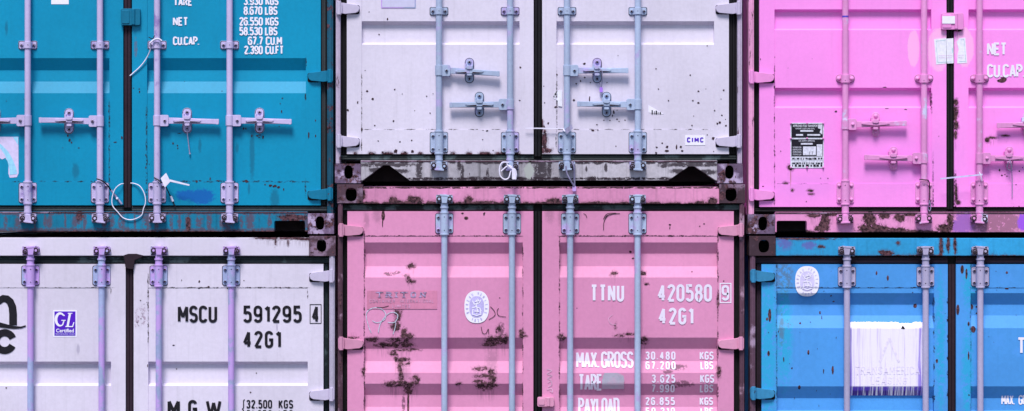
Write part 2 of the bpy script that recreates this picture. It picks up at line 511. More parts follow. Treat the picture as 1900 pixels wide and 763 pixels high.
def guide(parent, cx, tc, mat, style='small', back=True):
    mb = MB()
    if style == 'small':
        if back: mb.rbox(cx - 17.5, tc - 8, cx + 17.5, tc + 8, 3, -.003, .001, 1)
        mb.rbox(cx - 16, tc - 6.5, cx + 16, tc + 6.5, 2.5, -.010, .001)
        mb.box(cx - 7.5, tc - 6, cx + 7.5, tc + 6, RY + .004, -.008)
        mb.vrod(cx, tc - 6.2, tc + 6.2, 7.6, RY)
        for s in (-1, 1): mb.bolt(cx + s * 11.5, tc, 3.4, -.010, 1)
        mb.disc(cx, tc - 1, 1.1, RY - .026, RY, 1, 8)
        return mb.build('bar_guide', [mat, M['bolt']], parent, bevel=.0012)
    if style == 'round':
        mb.rbox(cx - 17.5, tc - 7.5, cx + 17.5, tc + 7.5, 6.5, -.004, .001, 1)
        mb.rbox(cx - 16.5, tc - 6.5, cx + 16.5, tc + 6.5, 6, -.012, .001)
        mb.vrod(cx, tc - 7, tc + 8, 8, RY)
        for s in (-1, 1): mb.bolt(cx + s * 12, tc, 4, -.012, 0)
        mb.disc(cx, tc + 3, 1.1, RY - .027, RY, 1, 8)
        return mb.build('bar_guide', [mat, M['bolt']], parent, bevel=.0012)

def bracket(parent, cx, t0, t1, mat, dark=True, boltm=1, w=16):
    mb = MB()
    if dark: mb.rbox(cx - w - 1.5, t0 - 1.5, cx + w + 1.3, t1 + 1.6, 4, -.003, .001, 1)
    mb.rbox(cx - w, t0, cx + w, t1, 3.5, -.012, .001)
    mb.box(cx - 7.5, t0 + 1, cx + 7.5, t1 - 1, RY + .006, -.010)
    mb.vrod(cx, t0 - 1, t1 + 1, 7.6, RY)
    for tt in (t0 - 2, t1 + 2): mb.vrod(cx, tt - 1.6, tt + 1.6, 8.4, RY)
    for sx in (-1, 1):
        for tt in (t0 + 6.5, t1 - 6.5): mb.bolt(cx + sx * 11.3, tt, 3.5, -.012, boltm)
    for tt in (t0 + 5.5, t1 - 5.5): mb.disc(cx, tt, 1.4, RY - .026, RY, 1, 8)
    return mb.build('bar_bracket', [mat, M['bolt']], parent, bevel=.0015)

def keeper(parent, cx, tc, mat, up, rnd):
    """cam and its keeper. up=-1: at the bottom sill, +1: at the header"""
    mb = MB()
    mb.box(cx - 15, tc - 8.5, cx + 15, tc + 8, -.024, -.018, 1)
    for s in (-1, 1):
        P = [(cx + s * 4.5, tc - 8), (cx + s * 12, tc - 8), (cx + s * 14, tc - 3), (cx + s * 13, tc + 7), (cx + s * 6, tc + 7)]
        if s < 0: P.reverse()
        mb.prism(P, -.042, -.02, 1)
        j = rnd.uniform(-1, 1)
        mb.disc(cx + s * 9.8, tc + j, 5.6, -.066, -.03, 1, 12)
        mb.disc(cx + s * 9.8, tc + j, 2.4, -.071, -.05, 0 if rnd.random() < .5 else 1, 10)
        mb.rbox(cx + s * 14 - 1.3, tc - 7, cx + s * 14 + 1.3, tc + 6, 1, -.05, -.02, 0)
    k = mb.build('cam_keeper', [mat, M['bolt']], parent, bevel=.001)
    mc = MB()
    mc.vrod(cx, tc - 9, tc + 9, 5.2, RY, n=16)
    a = rnd.uniform(-1.2, 1.2)
    f = tc - up * 7
    mc.prism([(cx - 8, f - 1.7 + a), (cx + 9, f - 1.7 - a), (cx + 9, f + 1.5 - a), (cx - 8, f + 1.5 + a)], -.070, -.03)
    mc.prism([(cx - 4.5, tc - 7), (cx + 4.5, tc - 7), (cx + 7, f), (cx - 6, f)] if up < 0 else [(cx - 6, f), (cx + 7, f), (cx + 4.5, tc + 7), (cx - 4.5, tc + 7)], -.068, -.03)
    mc.build('cam', [mat, M['bolt']], parent, bevel=.001)
    return k

def handle(parent, cx, tc, s, xend, tend, xc, mat, dark=True, db=1):
    """lever from the plate beside the bar (cx) to its tip (xend), held by a catch at xc"""
    mb = MB()
    p0 = cx + s * 4; p1 = cx + s * 21
    mb.rbox(min(p0, p1), tc - 10.5, max(p0, p1), tc + 10.5, 3, -.047, -.024)
    mb.vrod(cx, tc - 9.5, tc + 9.5, 7.2, RY)
    mb.bolt(cx + s * 14, tc, 3.4, -.047, db)
    y0, y1 = -.044, -.028
    def seg(xa, xb, ha, hb, ta, tb, f, b, mi=0):
        P = [(xa, ta - ha), (xb, tb - hb), (xb, tb + hb), (xa, ta + ha)]
        if xb < xa: P.reverse()
        mb.prism(P, f, b, mi)
    def tt(x): return tc + (tend - tc) * (x - p1) / (xend - p1)
    seg(p1 - s * 6, xend, 5.8, 4.6, tt(p1 - s * 6), tend, y0 + .004, y1)
    # raised centre rib and pinched middle
    seg(xc - s * 26, xc, 1.6, 4.2, tt(xc) - 1, tt(xc) - 1, y0 - .008, y0 + .006)
    seg(xc, xc + s * 26, 4.2, 1.6, tt(xc) - 1, tt(xc) - 1, y0 - .008, y0 + .006)
    # dark wedges stand in for the shaded slit between the lever plates
    seg(xc - s * 24, xc - s * 5, .5, 2.0, tt(xc) + 1.2, tt(xc) + 1.6, y0 - .0086, y0, 1) if db else None
    seg(xc + s * 5, xc + s * 24, 2.0, .5, tt(xc) + 1.6, tt(xc) + 1.2, y0 - .0086, y0, 1) if db else None
    seg(xc + s * 18, xend, 3.9, 4.8, tt(xc + s * 18), tend, y0 - .003, y0 + .006)
    mb.rbox(min(xend, xend - s * 6), tend - 5.1, max(xend, xend - s * 6), tend + 5.2, 2.5, y0 - .0048, y0 + .008)
    h = mb.build('handle', [mat, M['bolt']], parent, bevel=.0014)
    mc = MB()
    if dark:
        mc.rbox(xc - 8.8, tc - 23.8, xc + 8.8, tc + 23.8, 8.4, -.004, .001, 1)
    mc.rbox(xc - 7.2, tc - 22, xc + 7.2, tc + 22, 7, -.013, .001)
    mc.rbox(xc - 7.2, tc - 22, xc + 7.2, tc - 5, 6, -.020, -.01)
    mc.rbox(xc - 6, tc - 9, xc + 6, tc - 2.5, 3, -.059, -.01)
    mc.box(xc - 8.5, tc - 13, xc - 5.5, tc - 3, -.05, -.01)
    mc.rbox(xc - 4.5, tc + 5, xc + 4.5, tc + 9.5, 1.5, -.050, -.01)
    for q in (-15.5, 15.5): mc.bolt(xc, tc + q, 4.0, -.020 if q < 0 else -.013, db)
    mc.build('handle_catch', [mat, M['bolt']], parent, bevel=.0014)
    return h

def drape_fn(prof, xa, xb, stile):
    """surface of a door: corrugated between xa and xb (world x), flat stiles outside"""
    def f(x, z):
        if x < xa or x > xb: return stile
        if z > prof[0][0] or z < prof[-1][0]: return stile + .0012
        for i in range(len(prof) - 1):
            (z0, y0), (z1, y1) = prof[i], prof[i + 1]
            if z1 <= z <= z0:
                return y0 + (y1 - y0) * (z - z0) / (z1 - z0) if z0 != z1 else y0
        return 0.0
    return f

def make_door(parent, cfg, x0, x1, lx, rx, top, bot, spots, side):
    """x0..x1 door edges, lx..rx corrugated field, top/bot door edges (px)"""
    mb = MB(); paintm = cfg['paint']
    st = -.004
    mb.box(x0, top, lx, bot, st, .05)
    mb.box(rx, top, x1, bot, st, .05)
    rt, rb = cfg['rail_top'], cfg['rail_bot']
    mb.box(lx, top, rx, rt, st + .0012, .05)
    mb.box(lx, rb, rx, bot, st + .0012, .05)
    prof = [(wz(rt), 0.0)]
    dep = .043
    for (a, b, c, d) in cfg['troughs']:
        dep = .038 if b - a > 12 else .032
        prof += [(wz(a), 0.0), (wz(b), dep), (wz(c), dep * (.88 if b - a > 12 else .9)), (wz(d), 0.0)]
    prof.append((wz(rb), 0.0))
    XA, XB = wx(lx), wx(rx)
    drape = drape_fn(prof, XA, XB, st)
    # corrugated sheet, gently dished so that it is not a perfect plane
    nx = 16; V = []; F = []
    rnd = random.Random(cfg['seed'] * 7 + (1 if side > 0 else 0))
    ph = [rnd.uniform(0, 6) for _ in range(4)]
    P2 = []
    for i in range(len(prof) - 1):
        (z0, y0), (z1, y1) = prof[i], prof[i + 1]
        n = max(1, int((z0 - z1) / .09))
        for k in range(n): P2.append((z0 + (z1 - z0) * k / n, y0 + (y1 - y0) * k / n))
    P2.append(prof[-1])
    for (z, y) in P2:
        for i in range(nx + 1):
            x = XA + (XB - XA) * i / nx
            e = math.sin(math.pi * i / nx)
            V.append((x, y + e * .0004 * (math.sin(x * 9 + ph[0]) + math.sin(z * 7 + ph[1] + x * 3)), z))
    for k in range(len(P2) - 1):
        for i in range(nx):
            a = k * (nx + 1) + i
            F.append([a, a + 1, a + nx + 2, a + nx + 1])
    mb.add(V, F, 0)
    # rust spots belong to the sheet
    for q in spots: blob(mb, rnd, q[0], q[1], q[2], q[3], drape, 1)
    o = mb.build('door', [paintm, M['rust']], parent, smooth=True, sharp=.15)
    # grime along the weld lines is in the paint; the sheet closes at the back
    return o, drape

def gasket(parent, segs, mat, y=.004):
    for (x0, t0, x1, t1) in segs:
        mb = MB()
        w, h = abs(x1 - x0), abs(t1 - t0)
        # half-round lips over a base strip
        mb.box(x0, t0, x1, t1, y + .012, y + .06)
        if w > h:
            r = h * .30 / PPM
            for q in (.32, .72):
                zc = wz(t0 + h * q)
                mb.tube([(wx(x0), y + .013, zc), (wx(x1), y + .013, zc)], r, 0, 10)
        else:
            r = w * .26 / PPM
            for q in (.28, .72):
                xc = wx(x0 + w * q)
                mb.tube([(xc, y + .013, wz(t0)), (xc, y + .013, wz(t1))], r, 0, 10)
        mb.build('gasket', mat, parent)

def body(root, c):
    """the rest of the box: side walls, roof, floor, end wall"""
    x0, x1, t0, t1 = c['x0'], c['x1'], c['t0'], c['t1']
    X0, X1, ZT, ZB = wx(x0) , wx(x1), wz(t0), wz(t1)
    L = 12.19; m = c['body']
    for s, X in ((1, X0), (-1, X1)):
        mb = MB(); pts = []; y = .10
        while y < L - .3:
            pts += [(y, .006), (y + .07, .006), (y + .14, .042), (y + .21, .042)]; y += .28
        pts = [(p[0], X + s * p[1]) for p in pts] + [(L - .05, X + s * .006)]
        za, zb = ZT - .06, ZB + .16
        V = []
        for (yy, xx) in pts: V += [(xx, yy, za), (xx, yy, zb)]
        F = [[2 * i, 2 * i + 1, 2 * i + 3, 2 * i + 2] for i in range(len(pts) - 1)]
        mb.add(V, F)
        def raw(ax, bx, ay, by, az, bz):
            mb.add([(ax, ay, az), (bx, ay, az), (bx, by, az), (ax, by, az), (ax, ay, bz), (bx, ay, bz), (bx, by, bz), (ax, by, bz)], [[0, 3, 2, 1], [4, 5, 6, 7], [0, 1, 5, 4], [1, 2, 6, 5], [2, 3, 7, 6], [3, 0, 4, 7]])
        raw(min(X, X + s * .06), max(X, X + s * .06), .15, L, ZT - .06, ZT - .004)
        raw(min(X, X + s * .05), max(X, X + s * .05), .15, L, ZB + .01, ZB + .16)
        mb.build('side_wall', m, root, smooth=False)
    for nm, za, zb in (('roof', ZT - .03, ZT - .012), ('floor', ZB + .13, ZB + .16)):
        mb = MB()
        ax, bx, ay, by = X0 + .06, X1 - .06, .06, L
        mb.add([(ax, ay, za), (bx, ay, za), (bx, by, za), (ax, by, za), (ax, ay, zb), (bx, ay, zb), (bx, by, zb), (ax, by, zb)], [[0, 3, 2, 1], [4, 5, 6, 7], [0, 1, 5, 4], [1, 2, 6, 5], [2, 3, 7, 6], [3, 0, 4, 7]])
        if nm == 'floor':     # cross members under the floor, down to the foot of the sill
            for i in range(20):
                yy = .25 + i * .61; zc = ZB + .012
                mb.add([(ax, yy, zc), (bx, yy, zc), (bx, yy + .05, zc), (ax, yy + .05, zc), (ax, yy, za), (bx, yy, za), (bx, yy + .05, za), (ax, yy + .05, za)], [[0, 3, 2, 1], [4, 5, 6, 7], [0, 1, 5, 4], [1, 2, 6, 5], [2, 3, 7, 6], [3, 0, 4, 7]])
        mb.build(nm, m if nm == 'roof' else M['sheet'], root, smooth=False)
    mb = MB()
    ax, bx, ay, by, za, zb = X0 + .05, X1 - .05, L - .04, L, ZB + .17, ZT - .07
    mb.add([(ax, ay, za), (bx, ay, za), (bx, by, za), (ax, by, za), (ax, ay, zb), (bx, ay, zb), (bx, by, zb), (ax, by, zb)], [[0, 3, 2, 1], [4, 5, 6, 7], [0, 1, 5, 4], [1, 2, 6, 5], [2, 3, 7, 6], [3, 0, 4, 7]])
    mb.build('end_wall', m, root, smooth=False)

def make_container(c):
    rnd = random.Random(c['seed'])
    x0, x1, t0, t1 = c['x0'], c['x1'], c['t0'], c['t1']
    root = bpy.data.objects.new('shipping_container', None)
    root.location = (wx((x0 + x1) / 2), 0, wz(t1))
    COL.objects.link(root)
    tag(root, c['label'], 'container', 'shipping containers stacked in three columns')
    body(root, c)
    # frame
    for s in (-1, 1):
        a, b = (x0, x0 + c['postw']) if s < 0 else (x1 - c['postw'], x1)
        mb = MB(); mb.box(a, t0 + 36, b, t1 - 36, -.022, .10)
        q = (b - .5, b + 0) if s < 0 else (a, a + .5)
        mb.box(a + 2.5, t0 + 36, b - 2.5, t1 - 36, -.027, -.0215)
        mb.build('corner_post', c['frame'], root, bevel=.003)
        # inner jamb behind the gasket
        mb = MB()
        g0, g1 = (b + .6, c['doors'][0] - 0.6) if s < 0 else (c['doors'][3] + .6, a - .6)
        mb.box(g0, t0 + 37, g1, t1 - 37, .030, .06)
        mb.build('door_jamb', M['black'], root)
        for (ct0, ct1, hole) in ((t0, t0 + c['ch'], c['hole_top']), (t1 - c['ch'], t1, c['hole_bot'])):
            mb = MB()
            cw = c['cw']
            ca, cb = (x0 - 1.5, x0 + cw) if s < 0 else (x1 - cw, x1 + 1.5)
            hx = ca + hole[0] if s < 0 else cb - hole[0]
            casting(mb, ca, ct0, cb, ct1, hx, ct0 + hole[1], hole[2], hole[3])
            mb.build('corner_casting', [c['castm'], M['void']], root, bevel=0)
            # rear casting
            mr = MB()
            X, Za, Zb = wx(x0 if s < 0 else x1), wz(ct1), wz(ct0)
            ax, bx = (X, X + .16) if s < 0 else (X - .16, X)
            mr.add([(ax, 12.03, Za), (bx, 12.03, Za), (bx, 12.2, Za), (ax, 12.2, Za), (ax, 12.03, Zb), (bx, 12.03, Zb), (bx, 12.2, Zb), (ax, 12.2, Zb)], [[0, 3, 2, 1], [4, 5, 6, 7], [0, 1, 5, 4], [1, 2, 6, 5], [2, 3, 7, 6], [3, 0, 4, 7]])
            mr.build('corner_casting', c['castm'], root)
    cw = c['cw']
    sa, sb = x0 + cw + .4, x1 - cw - .4
    dt, db = c['door_top'], c['door_bot']
    # header and sill
    mb = MB(); h1 = t0 + c['head'][1]
    mb.prism([(sa, t0 + c['head'][0]), (sb, t0 + c['head'][0]), (sb, h1), (sa, h1)], -.02, .08)
    mb.build('top_header', [c['headm'], M['black']], root, bevel=.003)
    mb = MB(); mb.box(x0 + c['postw'], h1 + 1, x1 - c['postw'], dt + 4, .026, .07); mb.build('door_jamb', M['black'], root)
    mb = MB()
    s0, s1 = c['sill']
    P = [(sa, s0), (sb, s0), (sb, s1)]
    if c['notch'] == 'tri':
        P += [(1328, s1), (1289, s1 - 26), (1278, s1 - 26), (1240, s1), (760, s1), (722, s1 - 28), (711, s1 - 28), (673, s1), (sa, s1)]
    else:
        for (na, nb, nt) in sorted(c['notch'], reverse=True):
            P += [(nb, s1), (nb, nt + 2), (nb - 2, nt), (na + 2, nt), (na, nt + 2), (na, s1)]
        P += [(sa, s1)]
    mb.prism(P, -.02, .055)
    mb.box(sa, s0 - 1.5, sb, s0 + 2.2, -.0223, -.0195, 1)
    mb.build('bottom_sill', [c['sillm'], M['cast_dark']], root, bevel=.002)
    mb = MB(); mb.box(x0 + c['postw'], db - 4, x1 - c['postw'], s0 - 1, .026, .07)
    mb.build('door_jamb', M['black'], root)
    # doors
    d = c['doors']   # left edge, left door right edge, right door left edge, right edge
    f = c['fields']
    doors = []
    for k in (0, 1):
        a, b = d[2 * k], d[2 * k + 1]
        sp = [q for q in c['spots'] if a + 1 < q[0] < b - 1]
        o, dr = make_door(root, c, a, b, f[2 * k], f[2 * k + 1], dt, db, sp, 1 if k else -1)
        doors.append((o, dr))
        if k == 0: o['label'] = c.get('dl', 'left hand door of the container')
        else: o['label'] = c.get('dr', 'right hand door of the container')
        ga, gb = (x0 + c['postw'] + 1, a - 1.6) if k == 0 else (b + 1.6, x1 - c['postw'] - 1)
        segs = [(min(a, ga), db + 2, b, s0 - 1.6), (min(a, ga), h1 + 1.2, b, dt - 1.8)]
        if k: segs = [(a, db + 2, gb, s0 - 1.6), (a, h1 + 1.2, gb, dt - 1.8)]
        gasket(o, segs, c['gask'])
        gasket(o, [(ga + (0 if k else 2), dt, gb - (2 if k else 0), db)], c['gask_side'], y=.012)
        for hy in c['hinges']:
            if k == 0: hinge(o, x0 + .5, c['htip'][0], hy, 1, c['hingem'])
            else: hinge(o, x1 - .5, c['htip'][1], hy, -1, c['hingem'])
    # centre seal, belongs to the door that closes last
    mb = MB()
    ms, me_ = d[1] + 1.4, d[2] - 1.4
    mb.box(ms, dt, me_, db, .014, .06)
    w = me_ - ms
    for q in (.25, .72):
        xx = wx(ms + w * q); mb.tube([(xx, .012, wz(dt)), (xx, .012, wz(db + 4))], w * .25 / PPM, 0, 10)
    mb.build('centre_seal', c['seal'], doors[1][0])
    # locking bars
    bars = []
    for i, cx in enumerate(c['bars']):
        mb = MB()
        kt, kb = t0 + c['cam_top'], c['cam_bot']
        mb.vrod(cx, c['br_top'][0] - 2, c['br_bot'][1] + 2, 5.7, RY)
        mb.vrod(cx, kt - 2, c['br_top'][0] + 1, 6.6, RY); mb.vrod(cx, c['br_bot'][1] - 1, kb + 2, 6.6, RY)
        mb.vrod(cx, kt + 13.5, kt + 16.5, 8, RY); mb.vrod(cx, kb - 13, kb - 10, 7.4, RY)
        o = mb.build('locking_bar', c['barm'], root)
        bars.append(o)
        bracket(o, cx, *c['br_top'], c['barm'], c['darkfit'], 0 if c.get('gstyle') else 1)
        bracket(o, cx, *c['br_bot'], c['barm'], c['darkfit'], 0 if c.get('gstyle') else 1)
        keeper(o, cx, kt, c['barm'], 1, rnd); keeper(o, cx, kb, c['barm'], -1, rnd)
        for g in c['guides']: guide(o, cx, g, c['barm'], c.get('gstyle', 'small'), c['darkfit'])
    for (bi, tc, s, xe, te, xc) in c['handles']:
        handle(bars[bi], c['bars'][bi], tc, s, xe, te, xc, c['barm'], c['darkfit'], 0 if c.get('gstyle') else 1)
    if c.get('tie'):
        a, b_, e, g_ = c['tie']
        mb = MB()
        mb.rbox(a, b_, e, g_, 3, -.030, -.006)
        mb.rbox(a + 2, b_ + 3, a + (e - a) * .45, g_ - 3, 2, -.034, -.028)
        mb.vrod(a + (e - a) * .66, b_ + 1, g_ - 1, 3.4, -.028)
        mb.build('seam_lock_plate', c['hingem'], doors[1][0], bevel=.002)
    return root, doors, bars

# ------------------------------------------------------------------ rust and stains, photo px
rnd = random.Random(5)
def scatter(n, xa, xb, ta, tb, r0, r1, seed, tall=1.6):
    q = random.Random(seed); out = []
    for _ in range(n):
        r = r0 + (r1 - r0) * q.random() ** 2.5
        out.append((q.uniform(xa, xb), q.uniform(ta, tb), r, r * q.uniform(.8, tall)))
    return out

# teal upper left
teal_l = [
    ([(372, 365, 24, 14), (345, 362, 20, 9)], (.004, .105, .42, 1), .02, 0, .25, .9),
    ([(140, 318, 6, 15), (468, 284, 4.5, 46), (371, 270, 3, 12), (12, 52, 3, 12), (440, 275, 3, 10), (462, 350, 2, 10), (510, 370, 8, 20)], (.004, .15, .27, 1), .012, 0, .4, .8),
    ([(270, 30, 48, 45)], (.008, .29, .50, 1), .01, 0, .1, .35),
    ([(252, 88, 3, 18)], (.08, .16, .28, 1), .01, .5, .3),
]
teal_line = [(x, 337 + random.Random(x).uniform(-1, 1), 9, 1.6) for x in range(300, 568, 22)] + [(x, 337, 6, 1.2) for x in range(30, 200, 24)] + \
    [(203, y, 1.6, 12) for y in range(200, 380, 26)] + [(272, y, 1.5, 12) for y in range(210, 380, 30)] + [(567, 180, 1.5, 6), (567, 350, 1.5, 14), (568, 115, 1.2, 10)]
M['teal'] = paint('teal container paint', TEAL, .0, .5, .10, .10, teal_l, teal_line, seed=1)
M['teal_sill'] = paint('rust streaked teal sill', (.004, .19, .34, 1), .26, .6, .25, .5,
    [([(x, 428, 22, random.Random(x).uniform(2, 6)) for x in range(-100, 620, 24)] + [(x, 397, 16, 2) for x in range(-100, 620, 40)] + [(x + random.Random(x).uniform(-11, 11), 412, random.Random(x + 1).uniform(1.5, 9), random.Random(x + 2).uniform(10, 24)) for x in range(-120, 570, 22)], (.10, .065, .11, 1), .02, .5, .4, .85), ([(x, 430, 26, 2) for x in range(-100, 620, 24)] + [(545, 404, 30, 6), (150, 400, 7, 10), (350, 415, 5, 14)], None, .015, .2)],
    seed=2, rscale=1, rstretch=(26, 8, 5))
M['teal_frame'] = paint('rusty teal frame steel', (.01, .09, .16, 1), .46, .7, .3, .3, seed=4, rscale=12)
M['teal_hinge'] = paint('teal hinge paint', (.004, .17, .31, 1), .34, .5, .2, .2, seed=7, rscale=16)
M['cast_rust'] = paint('flaking corner casting', (.17, .11, .20, 1), .54, .75, .35, .3, seed=5, rscale=20, alt=(.46, .36, .56, 1), altamt=.55)
M['cast_dark'] = paint('dark rusted casting', (.075, .04, .06, 1), .50, .8, .3, .2, seed=15, rscale=20, alt=(.26, .17, .26, 1), altamt=.4)

# white lower left
w_line = [(x, 534, 10, 1.0) for x in range(20, 205, 30)] + [(x, 534, 11, 1.3) for x in range(300, 570, 26)] + [(275, y, 1.3, 12) for y in range(520, 640, 26)] + [(206, 540, 1, 6), (571, 545, 1.2, 8)]
M['white_low'] = paint('white container paint', WHITE_B, 0, .5, .09, .14,
    [([(145, 648, 3, 9), (514, 607, 1.5, 9), (22, 575, 1, 1)], (.40, .36, .50, 1), .004, 0, .4, .7),
     ([(262, 586, 10, 16), (257, 600, 7, 10)], (.30, .2, .3, 1), .03, .95, .3, .8)], w_line, seed=8)
M['white_low_head'] = paint('white header paint', WHITE_B, .06, .5, .06, .08, [([(520, 442, 50, 2.2), (570, 444, 30, 2), (512, 449, 2, 7), (535, 450, 1.5, 6)], None, .012, .3)], seed=9, rscale=20)
M['white_frame'] = paint('white frame with rust', (.50, .45, .60, 1), .14, .6, .15, .3, seed=10, rscale=16, rstretch=(1, 1, .35))

# white upper centre
M['white_top'] = paint('white container paint, speckled', WHITE_C, 0, .5, .09, .14,
    [([(1210, 205, .1, .1)], (.8, .8, .9, 1), 0, 0),
     ([(x, 285, random.Random(x).uniform(3, 12), 2.6) for x in range(660, 990, 30)] + [(1010, 262, 5, 22), (1013, 280, 12, 5), (1006, 235, 2, 14)], None, .018, .35)],
    [(x, 240.5, 9, .8) for x in range(680, 960, 40)] + [(x, 240.5, 7, .9) for x in range(1040, 1320, 30)] + [(671, 150 + k * 30, .9, 12) for k in range(5)] + [(1033, 190, 1.4, 50), (1032, 262, 1.2, 14)], seed=11)
M['white_sill'] = paint('grimy white sill', (.44, .41, .48, 1), .30, .65, .3, .9,
    [([(x, 302, random.Random(x).uniform(4, 18), 3) for x in range(660, 1340, 30)] + [(716, 306, 60, 4), (700, 316, 16, 5), (740, 318, 18, 4), (1284, 306, 60, 4), (1260, 318, 18, 4), (1310, 320, 20, 5), (1003, 318, 13, 26), (1019, 316, 4, 20), (852, 308, 4, 10), (858, 322, 3, 16), (1124, 311, 3, 8), (1088, 314, 2, 6), (1231, 308, 6, 4), (778, 315, 6, 20), (905, 325, 3, 12)], (.035, .024, .035, 1), .02, .3, .3, .92), ([(x, 332, 14, random.Random(x).uniform(1.5, 4)) for x in range(770, 1240, 22)], (.03, .018, .028, 1), .012, .4, .4),
     ([(981, 318, 9, 15)], (.40, .42, .42, 1), .012, .2)], seed=12, rscale=1, rstretch=(30, 8, 7))
M['white_post'] = paint('white post with black flaking', (.48, .40, .55, 1), .42, .6, .2, .4, seed=13, rscale=10, rstretch=(2, 1, .3))

# pink lower centre
pk_big = [(762, 494, 7, 5), (758, 519, 4, 7), (766, 523, 5, 3), (738, 583, 7, 12), (734, 606, 9, 9), (750, 618, 6, 9), (757, 626, 11, 7), (740, 632, 22, 5), (745, 640, 22, 6), (712, 641, 18, 5),
          (752, 650, 26, 1.6), (728, 656, 6, 5), (734, 665, 3, 8), (748, 672, 13, 7), (742, 684, 5, 7), (744, 698, 5, 9), (735, 713, 22, 6), (758, 720, 9, 12), (770, 706, 8, 9), (750, 712, 20, 5),
          (921, 632, 20, 8), (925, 612, 4, 7), (908, 640, 14, 3), (938, 629, 5, 9), (893, 684, 14, 4), (912, 692, 7, 8), (898, 698, 16, 3), (903, 716, 20, 8), (888, 708, 10, 3), (914, 705, 7, 9), (851, 712, 5, 2),
          (690, 630, 12, 4), (968, 620, 4, 8), (972, 624, 6, 2), (655, 627, 12, 2), (675, 690, 2.5, 10),
          (1140, 508, 7, 3.5), (1192, 508, 7, 4), (1200, 527, 3, 1.5), (1194, 632, 9, 7), (1168, 620, 10, 2.5), (1150, 623, 9, 1.8), (1142, 606, 1.5, 5), (1042, 627, 7, 6), (1334, 690, 4, 10), (1332, 560, 1.8, 14)]
pk_thin = [(722, 509, 10, 3), (737, 506, 6, 3), (750, 511, 5, 3), (1257, 682, 17, 5), (1240, 690, 9, 3), (1268, 712, 20, 6), (1246, 717, 14, 4), (930, 610, 6, 12), (748, 750, 3, 16), (1262, 532, 6, 1), (1300, 545, 8, 1)]
pk_drip = [(711, 400, 3.2, 10), (710, 412, 1.2, 10), (757, 750, 2, 26), (865, 405, 4, 3)]
pk_dark = [(x, y, a, b) for (x, y, a, b) in ((700, 398, 8, 14), (680, 406, 5, 16), (1020, 398, 8, 14), (912, 672, 10, 22), (748, 690, 12, 18), (1040, 405, 5, 14))]
pk_line = [(x, 438, 12, 1.3) for x in range(690, 970, 24)] + [(x, 438, 12, 1.5) for x in range(1048, 1330, 22)] + [(676, y, 1.3, 14) for y in range(440, 760, 34)] + [(1038, y, 1.3, 14) for y in range(450, 760, 40)] + [(1332, y, 1.3, 14) for y in range(440, 760, 36)] + [(970, y, 1.2, 12) for y in range(470, 760, 36)]
M['pink'] = paint('pink container paint', PINK, 0, .55, .09, .10,
    [(pk_dark, (.30, .13, .22, 1), .02, .3, .6, .5), (pk_thin, (.16, .06, .11, 1), .02, .45, .3, .85), (pk_big, None, .034, .5), (pk_drip, None, .006, 0)], pk_line, seed=14)
M['pink_head'] = paint('pink header, rust eaten lower edge', PINK, .10, .6, .15, .5,
    [([(x + random.Random(x).uniform(-8, 8), 379, random.Random(x).uniform(9, 19), random.Random(x + 2).uniform(2.5, 6)) for x in range(660, 1340, 20)] + [(737, 376, 12, 5), (772, 373, 12, 7), (762, 371, 6, 7), (730, 372, 9, 7), (870, 372, 8, 8), (1028, 374, 14, 6), (800, 377, 10, 4), (1322, 374, 9, 7), (675, 362, 4, 8)], None, .016, .1),
     ([(x, 348, 20, 2.2) for x in range(680, 1330, 34)], None, .01, .5)], seed=16, rscale=18)
M['pink_post'] = paint('dark rusted post', (.12, .055, .09, 1), .46, .7, .3, .3, seed=17, rscale=12, alt=(.42, .26, .38, 1), altamt=.35, rstretch=(1.8, 1, .6))
M['pink_hinge'] = paint('pink hinge paint', (.66, .29, .46, 1), .24, .5, .12, .1, seed=18, rscale=16)

M['white_hinge'] = paint('white hinge paint', (.56, .50, .68, 1), .17, .5, .1, .1, seed=31, rscale=16)
# magenta pink upper right
mg_line = [(1437, y, 1.2, 10) for y in range(130, 380, 30)] + [(x, 341, 10, .7) for x in range(1450, 1560, 40)] + [(1728, y, 1.5, 7) for y in range(180, 210, 12)] + [(1731, y, 1.5, 14) for y in range(300, 380, 26)] + [(1772, y, 2.6, 12) for y in range(330, 384, 16)] + [(1773, 205, 5, 20), (1774, 230, 4, 12)]
M['magenta'] = paint('bright pink container paint', MAGENTA, 0, .5, .05, .07,
    [([(1695, 90, 11, 34)], (.95, .50, .80, 1), .004, 0, .06, .7),
     ([(1741, 93, 20, 40), (1789, 88, 18, 36)], (.95, .50, .80, 1), .006, 0, .06, .75),
     ([(1700, 300, 80, 46), (1500, 345, 60, 20)], (.80, .27, .78, 1), .04, 0, .6, .5),
     ([(1467, 311, 6, 5), (1773, 190, 4, 6), (1772, 212, 5, 14), (1774, 232, 4, 10), (1773, 250, 2.5, 8), (1774, 360, 2.5, 18), (1778, 376, 4, 4), (1503, 354, 5, 2), (1505, 360, 5, 1.2), (1458, 340, 4, 1.5), (1470, 353, 2, 2), (1840, 256, 9, 2), (1832, 260, 5, 5), (1865, 252, 8, 1.6), (1776, 56, 9, 2.4)], None, .014, .1),
     ([(1858, 150, 8, 3.6), (1862, 147, 6, 4)], None, .008, 0), ([(1467, 330, 1.2, 16)], (.55, .2, .3, 1), .006, 0, .5, .7)], mg_line, seed=19)
